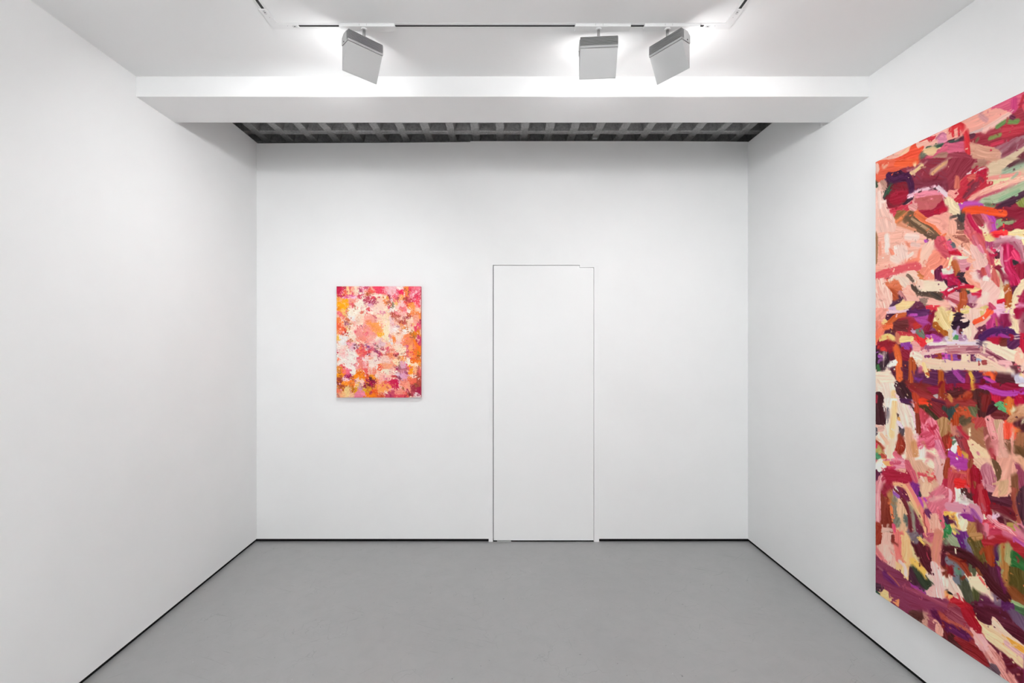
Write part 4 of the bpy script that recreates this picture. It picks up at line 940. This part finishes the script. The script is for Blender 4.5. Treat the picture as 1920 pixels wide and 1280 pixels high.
SMALL = '''
@ 630 535 .05468
p c01840 30,40 360,40 340,160 280,330 130,390 60,330; p d83a5a 200,60 350,60 330,180 220,170; s 900830 w30 40,50 340,45; s e85a40 w90 300,220 330,280; s f0a0a0 w30 210,190 270,270
p f5c890 350,50 470,60 470,180 420,330 370,290 390,200; s e84a58 w90 510,40 500,200; p f3a890 540,60 640,60 640,180 560,260 520,200; p f0c0d8 260,430 340,380 560,420 640,330 680,400 520,450; s e05a90 w80 s.4 360,400 480,360 560,330
p f5e0c8 640,60 780,100 780,200 700,190; p a83058 800,120 880,170 860,240 820,210; s c84868 w50 860,60 930,280; s f0d8e4 w30 930,40 930,200; s d05070 w60 1000,60 1050,130 1100,60; p f3a090 1120,80 1280,70 1380,190 1280,180; p e8483c 1060,170 1160,150 1290,210 1200,250 1090,230; p b85a30 1060,280 1170,260 1160,340 1080,330; p e83a58 1280,60 1480,40 1480,260 1400,230 1300,110
p f4e2d8 790,270 860,260 900,360 850,330; p d84860 760,350 850,370 830,450 770,420; p f5e8d8 1260,330 1340,300 1480,340 1480,390 1340,390; p f5b080 1350,410 1430,400 1420,450 1380,460
s b84058 w60 920,430 950,510 1040,570 1130,590; s c03a50 w90 1030,450 1110,430; s a02048 w70 1180,580 1240,520 1240,640; s e04858 w60 1220,440 1300,400; s a83050 w30 1350,440 1340,530 1290,600; s f3d8d0 w22 1180,310 1180,420
p fba40a 70,600 130,540 270,540 380,490 420,520 400,700 300,780 230,790 170,720 60,690; p f5a030 40,450 110,460 90,520 50,530; s f08a10 w60 70,820 160,790; p f3a878 120,470 250,490 220,540 120,540; p f5c070 250,590 330,600 310,660 260,640
p f5e8d6 640,600 760,490 900,520 960,590 940,680 840,760 820,900 740,960 700,1180 560,1180 470,1060 440,920 560,760 600,760 640,700; p ece6e2 s.2 450,1060 680,1080 690,1170 540,1160; p f3a090 440,500 560,480 690,540 680,580 480,590; p e05a60 490,630 580,610 600,720 580,730; s b86848 w30 640,690 660,820
p f5c870 170,840 300,830 350,900 320,1000 220,980; s f0b060 w60 280,1030 360,1050; s d06858 w40 370,820 400,860; s c87848 w36 390,920 370,990; p f0707a 60,950 120,910 190,980 140,1020; s e87060 w50 240,1060 250,1120; p f08030 40,1150 140,1140 110,1290 40,1290; s d87050 w60 360,1150 440,1190; p 8c5048 310,1270 350,1230 390,1290; s f5a888 w60 580,1220 620,1230
p e8b0c8 s.2 1100,640 1220,640 1300,740 1200,740; p f0a090 s.2 960,1040 1050,930 1200,980 1280,1080 1300,1290 960,1290; p f08a60 s.3 1000,1210 1200,1180 1200,1290 1000,1290; p f6ecd8 910,780 1020,740 1080,760 960,840; p e04850 1060,790 1140,790 1190,880 1150,900 1070,840; s f6ead8 w40 940,1030 970,930 1060,900 1180,920 1260,1000; s f6e8d8 w50 1200,780 1250,840 1250,920; s d87880 w60 850,770 890,770; p e07060 820,920 920,910 900,980 830,960
s e07878 w40 1250,1020 1320,1050; s d86870 w40 1360,1100 1390,1110; p f5d0b8 s.2 700,1000 900,1000 900,1290 640,1290; p f6e0d0 1340,760 1480,760 1480,940 1370,920; s c88078 w30 800,1180 830,1200
@ 710 535 .05468
p e83a58 -10,40 190,40 200,100 270,250 290,310 200,320 110,290 -10,260; p f5e4d0 -10,300 100,290 230,340 260,420 150,430 -10,360; p f0b8c0 200,60 560,40 600,180 480,330 330,260 240,130; s e06070 w60 640,160 640,320; s e8a0a0 w70 s.3 460,180 480,260; p f5e8e0 640,60 820,40 900,150 900,300 860,300 850,140 720,150; p ef1f50 720,200 770,140 840,140 850,290 780,320 730,260; s f07080 w90 560,340 600,430
p d84a58 860,40 920,50 900,160 850,80; s f08a38 w100 950,60 950,200 960,340; p f07088 1120,60 1380,40 1420,150 1300,210 1140,280 1060,330 1040,260; p e03050 1050,50 1120,60 1110,180 1060,170; s 801830 w30 1010,210 1010,260; s f5c0c8 w50 1080,400 1180,310 1290,250 1420,160; s d83a58 w100 1150,460 1280,350 1440,230; s f5c8cc w24 1120,440 1200,360; p f0a8b0 1200,470 1290,420 1280,680 1210,640; p ef3050 1290,400 1400,380 1400,690 1280,690; s f5c0c0 w30 1405,400 1415,660
p c84048 960,400 1060,390 1090,500 1170,520 1060,600 980,520; p a83838 800,440 950,460 960,520 840,500; p f0a058 690,440 720,350 800,340 830,410 760,480 680,490; p 98203c 560,440 660,430 610,490; p f3a040 260,400 340,380 340,450 290,470; p a02848 340,350 400,370 400,500 350,490; s f08850 w90 180,520 240,590 330,650 400,640; s b05838 w50 280,580 400,580; s a84848 w40 300,690 420,650
s e86070 w70 470,420 600,550 680,600; p f5c060 560,640 620,600 660,640 600,680; p f0c0c0 700,560 850,520 920,640 860,740 760,700 640,700; s e84a40 w60 890,570 960,620 980,680; p f59038 1020,700 1080,620 1190,620 1210,780 1120,780 1060,830 1030,760; p f5e8dc 960,880 1030,830 1080,890 1050,940 990,930; p f3b088 1120,790 1230,810 1220,910 1140,880; s f3d8e0 w30 440,360 440,640; s 807058 w40 480,590 490,680 480,780
p f5c8b4 -10,420 110,480 120,600 -10,640; p f5d0bc -10,640 160,600 290,700 290,850 180,880 -10,860; p f5ecd0 s.2 190,770 270,770 260,850 190,840; s e08098 w70 s.3 90,900 200,930; s e87880 w40 -10,960 120,990; p d84868 330,780 370,740 390,780 360,800; p f0dcd8 380,780 470,800 450,880 380,880; p f5e8dc 490,800 550,700 640,770 640,860 520,870
p f07880 730,760 900,750 920,900 800,880 740,830; s f58050 w50 780,840 800,880; p f08c90 560,900 700,880 700,990 600,960; p f5b8b0 720,920 880,920 860,1030 760,1010; p f2a088 1080,1000 1380,1000 1370,1200 1180,1160 1090,1060; s f58038 w80 1040,1000 1130,930 1280,950 1400,950; p f07a20 1360,1020 1430,1060 1410,1120 1370,1080; s b84838 w90 500,960 510,1020; s b85040 w60 610,1050 720,1030; s b06048 w50 560,1130 600,1180 650,1220; s a84850 w70 860,1110 960,1110 1050,1110; s c05038 w60 1010,980 1040,1090; s c87068 w50 390,980 440,920; s 906050 w30 460,1100 470,1160
p f6d8b8 s.1 -10,1000 200,1000 360,1180 360,1290 -10,1290; s f0a090 w40 -10,1120 160,1180; p f5c8a0 290,920 370,860 360,1080 280,1060; p f0c8c8 380,1080 460,1180 480,1290 400,1290; p f6d8c0 860,1180 1180,1160 1200,1290 860,1290; p b04838 730,1250 800,1220 880,1240 860,1290 730,1290; s 98583c w40 930,1250 970,1230; s 9c2840 w24 1425,1190 1425,1290; s c89080 w30 690,1180 700,1200
@ 630 605 .05468
p f5e4d0 440,100 800,30 780,160 640,220 620,330 700,480 740,560 560,560 340,440 330,330; p ece4e0 110,450 320,430 350,560 380,650 330,680 300,780 220,820 200,1290 60,1290 60,700 120,600; p f4ebe0 60,700 300,800 500,840 700,1000 720,1150 620,1290 100,1290 60,1000
p f06840 40,20 180,40 250,180 310,220 300,370 200,390 100,350 40,200; p f59a50 40,260 120,260 130,350 50,340; s d84828 w50 80,60 110,150; s c83a30 w50 210,380 300,340 310,220; p f6d0d0 220,290 290,290 280,360 220,350; p f5c0a0 220,20 290,30 270,90 230,80; s 7c3858 w36 320,40 360,100; s c08090 w40 380,30 410,70; s 907058 w30 470,30 520,25; p f5d070 370,110 420,110 400,230 370,200; s c87850 w40 460,130 460,230; p f5c050 30,490 90,460 110,510 80,560 30,560
p f0948c 830,60 1060,60 1300,300 1360,420 1240,620 960,660 780,580 700,440 620,320 640,230 760,180; p e86070 s.4 900,330 1060,280 1120,320 1060,440 980,420; p f08a78 s.3 760,480 1050,520 1000,640 800,580; p f0a898 s.3 1060,440 1340,420 1200,620 1060,560; p e05868 s.2 620,280 660,230 700,310 650,350; p 9a4860 850,90 890,100 900,180 870,180; s f5c0b0 w24 830,200 920,280 1000,410
p f89a50 1060,20 1480,20 1480,300 1380,330 1240,230 1120,120; s fba030 w70 s.3 1150,170 1300,290; s f5b088 w40 1060,80 1240,260 1340,330; p fcb030 1440,360 1480,360 1480,440; p f6d8c0 780,620 860,610 960,680 860,690 760,660; p f6e0d0 1160,640 1480,500 1480,680 1200,700
s d86858 w40 400,620 470,640; s b86838 w36 490,600 540,605; p eda0b0 380,700 440,680 560,720 540,800 440,760; s c06870 w30 380,740 420,750; s d87848 w40 320,780 340,790; p e8b8c8 s.3 540,780 640,740 620,900 560,950 480,880
p e8585a 700,900 860,920 1000,940 1040,1000 980,1120 870,1130 780,1060 700,980; p f2dcd4 640,800 720,770 820,790 780,870 680,860; s 8c4858 w30 620,760 720,745 800,735; s b81838 w50 820,730 900,770 940,830; s a84058 w40 610,840 680,890 760,880; p f58040 790,870 860,840 900,900 850,930; s d83848 w40 910,920 960,890; p f05030 820,930 900,940 880,1000 840,980; p e84848 940,990 1030,960 1000,1040 950,1030; p f08a6a 780,1080 880,1080 860,1140 790,1140; p e86070 710,1170 880,1140 890,1290 740,1290
p f0d0c0 940,740 1010,740 1040,920 980,860; p 94487c 1020,760 1100,740 1130,870 1140,910 1060,870; s c07898 w50 1180,860 1240,820; p e06878 1180,870 1250,780 1320,820 1340,920 1240,920; s 844868 w60 1320,780 1370,900 1390,1000; s a83a60 w60 1330,950 1340,1040; s 907060 w30 1420,800 1420,920; s e04040 w60 1120,990 1180,960; s 902048 w60 1100,1090 1170,1080; p e83850 1390,1080 1480,1000 1480,1160 1420,1120; s 981c48 w70 1420,1180 1470,1200; p f3e0d0 1200,1070 1360,1060 1420,1200 1360,1290 1200,1290; s f08050 w70 1130,1160 1180,1240; p f6e0d8 900,1160 1060,1140 1080,1260 920,1290; p e8a0a0 s.2 1180,700 1300,700 1280,780 1160,760
p d04858 30,970 100,1020 40,1050; p f07a58 40,1230 110,1210 160,1240 130,1290 40,1290; s d0a0a0 w40 s.4 560,1090 580,1100; s e89888 w40 60,640 60,760; s e8c0b0 w50 s.4 320,900 420,1000
@ 710 605 .05468
p f89a58 s.2 -10,60 60,80 160,170 130,300 -10,330; p fcb030 -10,350 60,350 110,430 60,460 -10,420; p f3a8a0 80,60 160,100 150,180 90,160; p f6e2bc 160,40 360,60 380,300 360,500 240,580 160,480 180,300; p f5d8d0 330,100 480,120 470,300 360,300; p e8c0c8 20,560 180,600 190,760 60,820 20,760; p f5d8c4 560,300 800,400 820,600 780,740 800,800 600,880 560,760 640,600 560,440; p f4ece6 480,160 700,160 680,320 560,280 500,220; p f5ede4 800,230 960,210 980,360 880,390 820,340
s e08088 w50 440,90 520,80; s a05040 w36 640,350 690,355; s d88090 w40 370,400 380,490; s c08090 w36 630,130 690,120; p f58a48 450,500 520,460 550,620 540,680 490,660; s e86040 w36 450,510 460,580; p e4e4ea 380,620 440,600 470,700 430,700; s f5b088 w60 340,700 360,760; s f0b8b0 w40 660,560 620,720; s f0a888 w50 780,830 790,900
p f5c8b0 980,20 1240,20 1200,280 1100,260 1000,140; p f3a878 1050,20 1200,20 1180,120; p f6e8dc 1000,180 1090,200 1040,270; p b84840 720,-10 960,-10 960,60 830,60; p f8a050 740,80 830,60 880,150 830,190; p d87848 900,170 970,160 960,230 920,230; p f3b080 700,220 790,220 740,290; s a86048 w30 770,260 800,230; p e84868 1240,40 1440,60 1440,200 1240,230 1210,180; s c03a48 w30 1260,30 1260,80
p f58a58 870,410 1060,400 1180,520 1180,740 1060,760 940,760 840,780 850,680 790,620; p f0706a 950,530 1000,500 980,600 930,620; p e07808 1120,370 1260,300 1380,240 1370,380 1240,460; s a86838 w50 1090,370 1150,300; s a87020 w50 1200,440 1220,510; s 904830 w24 1070,480 1110,500 1190,500; p fa7c0c 1180,560 1290,680 1400,830 1430,1000 1340,1180 1240,1180 1160,1180 1200,980 1210,860; p f57848 1180,760 1300,760 1280,880 1190,860; s c88818 w40 1340,950 1340,1050; s d03868 w70 1340,450 1400,560 1400,720; s b04030 w30 1280,590 1300,640; s c84838 w22 1180,600 1180,900; s b03030 w50 1160,910 1190,910
p f8a060 1060,780 1160,800 1160,960 1060,980 1000,860; p f05848 1060,1010 1140,990 1120,1060; p f5956a 1000,1040 1140,1060 1140,1180 1050,1160; s d84870 w70 950,790 980,850 980,960; s e04858 w50 950,960 970,1100 1050,1200 1110,1240; s a85820 w60 1280,1160 1360,1120 1340,1240; s e86820 w70 1200,1200 1240,1280
p f5dcc0 620,900 780,920 920,780 940,900 920,1000 740,1040 640,1000; s a87050 w30 740,1060 840,1040 910,990; p d88068 720,1040 770,1030 750,1070; p f6e8d8 720,1090 940,1060 930,1110 740,1130; p d85a38 820,1130 950,1120 940,1240 880,1200; p f8a050 700,1160 820,1150 900,1240 860,1290 680,1290; p e86868 560,1020 640,1030 620,1090 540,1080; s 8a1c28 w70 550,1100 590,1110; s b87050 w40 700,1170 690,1220; p f6e6d8 960,1180 1060,1230 1080,1290 950,1290
p e85868 260,880 340,840 350,900 300,930; s c05868 w50 80,890 150,880; p f5d8cc 110,940 240,930 240,1040 140,1040; s d08078 w40 350,990 360,1000; p e06048 60,1070 150,1060 140,1140 90,1140; s b83838 w40 240,1080 245,1100; p f08058 300,1080 460,1060 440,1160 330,1140; s b83860 w80 -10,1000 30,1100 20,1180; p f0c0b0 80,1180 280,1160 320,1290 80,1290; s e88870 w60 400,920 480,920; s f5a070 w60 480,1180 560,1240
@ 630 675 .05468
p f3e6dc 40,20 760,-10 700,80 620,130 660,260 680,400 580,540 520,480 460,300 340,220 200,120 60,160; p f08060 40,-10 130,-10 50,60; p e86060 140,190 240,160 310,210 240,260 160,250; s a03040 w30 245,235 260,245; p cc4858 520,100 620,110 700,80 620,170 540,140; p f0a0a0 640,150 760,100 760,300 700,380 660,260; p f08878 740,-10 900,-10 920,200 900,300 780,260; p f3a8a8 900,40 1060,60 1060,260 940,240; s d85a50 w50 1080,60 1080,180; p f4dcd0 1100,-10 1480,-10 1480,160 1380,300 1200,260; p f0704c 1360,160 1480,130 1480,200; p f08c78 1260,230 1320,260 1370,440 1280,520 1220,400; p e85a5a 1000,300 1080,270 1120,360 1080,420 1020,380
p f3b8a8 1100,300 1240,280 1220,500 1120,480; p dc8a10 40,260 150,250 140,330 50,340; s b86820 w100 110,360 130,470 110,560; p f07838 180,290 290,300 340,420 300,500 220,440; p ea5878 330,300 450,300 470,420 380,480; p 9c1850 300,530 420,510 500,460 530,520 420,570 320,600; p f09808 60,480 220,480 240,560 120,570 50,550; p f6ece0 490,340 560,300 660,360 640,480 570,520 520,440; s f59858 w60 740,330 820,340; s c87818 w50 520,600 590,540
s f58808 w150 640,620 720,500 850,480 960,600; s e87010 w50 700,450 900,420 980,520; p f2c8bc 640,680 720,580 880,620 960,700 960,820 860,820 760,800 640,860; s b86888 w60 660,700 700,760; s e0a040 w40 760,770 820,770; s 982038 w40 600,660 610,740
p f0c0c8 230,590 290,580 330,640 420,660 400,720 260,690; p f58c20 270,760 350,710 420,740 380,850 300,850; s f58030 w110 450,780 540,740 590,820 500,840; s b85820 w30 490,780 530,790; p a04030 40,620 200,580 200,700 220,880 200,960 120,920 60,760; s c87020 w60 80,900 150,1060; p ec6838 40,1000 130,1020 110,1080 50,1080; s e890a0 w50 160,1010 180,1060; s a84828 w60 250,900 300,900; s d88830 w50 240,960 260,1040; s 6c1c20 w40 60,780 90,800
p f0cc8c 320,980 430,910 490,980 480,1150 360,1180 310,1080; p f0b880 90,1120 240,1080 300,1200 280,1290 100,1240; s d85a60 w50 490,1000 510,1100; s b86020 w90 520,900 580,1000 560,1060; p f0b890 530,1130 620,1150 600,1290 520,1290; s 98505a w40 70,1160 110,1240; p e88098 640,1130 800,1010 920,1020 980,1180 980,1290 650,1290; p c898b0 770,940 900,940 900,1020 800,1020; p e0a010 630,990 750,940 740,1020 640,1080; p f5c050 680,840 780,820 760,900 700,900
p 98104c 1000,640 1140,620 1140,720 1060,740 1020,720; s 50201c w80 1180,580 1190,640; s b00848 w100 1180,730 1230,800; s 701838 w70 1270,700 1320,760; s f59820 w70 1170,520 1230,530; s f59010 w80 1290,610 1330,610; p d84830 1010,520 1080,500 1100,600 1020,620; p f09030 1000,770 1100,770 1060,820 1000,820; s 801c28 w60 1110,840 1180,850 1260,900; s b84838 w50 1210,880 1240,960; p d89c90 780,860 960,850 1060,960 900,930; s a87080 w50 900,900 1000,850; p d8a018 940,1000 1160,920 1200,1000 1140,1080 1060,1100 960,1060; p f59a30 1300,860 1400,820 1420,920 1330,960; p f08a60 1380,680 1480,660 1480,1000 1400,980; p f07c10 1040,1120 1180,1180 1480,1100 1480,1250 1100,1250; p e85a28 1250,1030 1450,1040 1430,1140 1280,1120; s b03050 w40 1190,1080 1180,1150; s a84038 w50 1030,940 1050,950; p f5d8c8 1380,480 1480,440 1480,620 1390,600
@ 710 675 .05468
p f4c8bc -10,-10 400,-10 440,140 260,150 60,110; p f6d8b0 480,20 700,20 700,120 640,180 560,110; s f09070 w60 420,60 480,140 560,190; p f5a078 s.2 170,130 440,130 440,260 180,290; p fbb040 80,110 150,120 150,180 100,180; p f06040 -10,150 80,160 140,280 60,320 -10,300; p f5b8a8 -10,420 380,500 460,580 420,680 100,700 -10,600; p f3e4cc 50,390 200,340 560,320 700,420 660,480 380,500 200,440; s d86888 w50 240,630 360,630; s c87080 w30 230,450 260,450; s f5b090 w80 460,220 540,300
p e0a8c0 720,80 780,30 930,90 960,220 800,280 740,200; s 906058 w60 700,160 730,280; p b86878 680,300 880,290 900,380 760,460 700,400; p e0a0c0 760,400 900,380 1000,520 960,620 740,580 700,480; s b03058 w80 610,240 620,290; s 802040 w60 970,270 990,280; s e86078 w70 960,140 1020,300; s 883858 w70 640,540 700,580 730,630; s a84868 w60 900,400 970,460; p d8b8c0 560,420 700,440 680,520 560,500; s c84040 w40 460,540 600,550
p f6ecd8 950,20 1080,20 1060,140 990,120; p f07018 1090,-10 1440,-10 1440,30 1200,100 1100,90; p f6d8b8 1100,120 1360,130 1340,200 1120,200; p fba030 1360,110 1440,110 1430,180 1370,170; p f59a10 1070,200 1180,250 1200,300 1070,340; p f59018 1060,390 1140,410 1130,490 1070,460; p f6c890 1190,200 1340,230 1320,420 1220,400; p f6e0d0 1080,520 1180,480 1320,500 1300,580 1140,610; s f58a28 w60 1030,570 1060,620; s a84038 w50 1380,200 1340,330 1330,500; s e05858 w50 1400,320 1410,500; s e87860 w50 1220,460 1300,460
p f09078 740,680 960,680 1060,860 1000,960 860,920 760,840; p f09080 560,1040 700,960 860,1060 820,1180 580,1220; p e84858 190,750 340,730 480,820 240,820; p c81848 330,720 500,690 640,680 640,820 690,900 640,950 560,860 480,800 350,780; s e0a0b0 w60 690,680 700,750; p f8a058 -10,850 240,820 480,860 440,940 330,1000 320,1070 200,1020 100,1130 -10,1080; s b02840 w60 310,920 320,930; p f5d0c0 170,1060 230,1020 270,1130 200,1130; p d85a38 -10,1170 160,1180 240,1290 -10,1290; p c84860 380,1080 440,1040 560,1090 540,1290 280,1290 260,1180; s a02050 w50 400,1160 420,1290; s f0a0a0 w40 360,1000 460,960
p f5dcc8 710,850 760,810 770,900 740,930; s a86038 w40 820,940 840,980; s c85040 w40 910,680 920,740; p ee6a50 1040,640 1300,620 1300,760 1140,800 1060,780; s f3a080 w60 1000,760 1060,960 1080,1080; p b04a38 1310,560 1440,560 1440,900 1330,860 1300,700; p 9c2c3c 1110,870 1200,880 1240,1000 1220,1180 1160,1240 1120,1060; p a01840 1240,960 1440,930 1440,1130 1340,1180 1260,1050; s 905030 w80 1250,840 1290,900; p e04858 560,1200 820,1180 960,1200 960,1290 560,1290; s e86050 w80 880,1100 1000,1200; s 782028 w60 1040,1100 1060,1190; s b02850 w60 960,1010 990,1070; s a01838 w50 900,1240 940,1200; p ecd0d0 1200,1200 1300,1130 1400,1220 1400,1290 1200,1290
'''
# ------------------------------------------------------------------ the small painting on the end wall
SF = (YB - .034)                         # front plane
sx0, sx1 = (631.0 - 940) * SF / FPX, (789.3 - 940) * SF / FPX
sz0, sz1 = CAM_Z + (638 - 745.2) * SF / FPX, CAM_Z + (638 - 536.6) * SF / FPX
SW_, SH_ = sx1 - sx0, sz1 - sz0
RES = .00135
pc = Paint(int(SW_ / RES), int(SH_ / RES), 'f3c4ac', 3)
ks = pc.w / (789.3 - 631.0)
smap = lambda x, y, w_: ((x - 631.0) * ks, (y - 536.6) * ks, w_ * ks)
pc.grow = 5.5
pc.run(SMALL, smap, 'under')
pc.grow = 0.0
pc.run(SMALL, smap)
for i in range(70):
    x, y = pc.rng.random() * pc.w, pc.rng.random() * pc.h
    a = pc.rng.random() * 6.28
    pc.stroke([(x, y), (x + 14 * math.cos(a), y + 14 * math.sin(a)), (x + 24 * math.cos(a + .5), y + 24 * math.sin(a + .5))], 10 + 12 * pc.rng.random(),
              ('f08070', 'f0909a', 'f5a078', 'e8707c')[i % 4], .7, .32, .2)
pc.self_dabs(1100, 2.0, 5.0, 8, .05)
pc.smear(4, .25)
pc.mottle(9, .60, 16)
pc.mottle(5, .60, 11)
pc.self_dabs(900, 1.0, 2.6, 8, .05)
pc.warp(.7, 6)
small = tag(empty('small_painting', (sx0, SF, sz0)), 'small upright abstract canvas in pinks, oranges and creams left of the door', 'painting')
box('stretcher', M['painted_edge'], .0006, SW_ - .0006, .0007, YB - SF - .004, .0006, SH_ - .0006, small, .0004)
paint_mesh('painted_canvas', pc, SW_, SH_, .0010, lambda z: 1.04 + 0 * z, small, M['oil'])

# ------------------------------------------------------------------ the tall painting on the right wall
BX = XR - .040                           # front plane
BY_L = FPX * BX / (1641.6 - 940)         # far edge
BWID = 1.00
bz0 = CAM_Z + (638 - 1110.3) * BX / (1641.6 - 940)
bz1 = CAM_Z + (638 - 304.0) * BX / (1641.6 - 940)
BH = bz1 - bz0
RES = .0018
pb = Paint(int(BWID / RES), int(BH / RES), '6a2034', 11)
kx, kz = pb.w / BWID, pb.h / BH
def bmap(x, y, w_):
    dx = max(x - 940, 1)
    dep = FPX * BX / dx
    z = CAM_Z + (638 - y) * BX / dx
    return (BY_L - dep) * kx, (bz1 - z) * kz, w_ * BX / dx * kx * 1.05
# the near part of the canvas, mostly beyond the picture's edge: broad strokes of the same palette
pal = ['9a2a3c', '5c1c34', 'f0c8b8', 'd8637a', 'b04c20', 'f0d8b0', '7a2458', 'cc5f58', '481020', 'e8754a', '8a9060', 'd8a090', 'a01838', 'f3b09a']
rq = np.random.default_rng(8)
x_vis = (BY_L - FPX * BX / 980) * kx
for i in range(420):
    x = x_vis + rq.random() * (pb.w - x_vis); y = rq.random() * pb.h
    a = rq.normal() * .7 + 1.2; L = 12 + 50 * rq.random()
    b = a + rq.normal() * .8
    pb.stroke([(x, y), (x + L * math.cos(a), y + L * math.sin(a)), (x + L * math.cos(a) + L * math.cos(b), y + L * math.sin(a) + L * math.sin(b))],
              8 + 22 * rq.random(), pal[rq.integers(len(pal))], .2 * rq.random(), 1, .25 * rq.random(), .16, pal[rq.integers(len(pal))] if rq.random() < .3 else None)
pb.grow = 8.0
pb.run(BIG, bmap, 'base')
pb.run(BIG, bmap, 'under')
pb.grow = 0.0
pb.run(BIG, bmap)
for i in range(60):
    x = x_vis + 9 + 50 * rq.random(); y = rq.random() * pb.h
    a = rq.normal() * .7 + 1.2; L = 12 + 40 * rq.random()
    pb.stroke([(x, y), (x + L * abs(math.cos(a)), y + L * math.sin(a)), (x + 1.5 * L * abs(math.cos(a)), y + 1.7 * L * math.sin(a))], 10 + 20 * rq.random(), pal[rq.integers(len(pal))], .2, 1, .15)
pb.self_dabs(420, 2.5, 7.0, 7, .04, x_vis + 20)
pb.smear(4, -.15)
pb.mottle(6, .745, 9)
pb.self_dabs(160, 1.0, 2.6, 6, .04, x_vis + 20)
pb.warp(.55, 9)
big = tag(empty('tall_painting', (BX, BY_L, bz0), -math.pi / 2), 'tall abstract canvas of crimson, flesh pink and plum strokes on the right wall', 'painting')
# local x runs towards the viewer along the wall, local -y faces into the room
box('stretcher', M['canvas_edge'], .0006, BWID - .0006, .0007, XR - BX - .003, .0006, BH - .0006, big, .0005)
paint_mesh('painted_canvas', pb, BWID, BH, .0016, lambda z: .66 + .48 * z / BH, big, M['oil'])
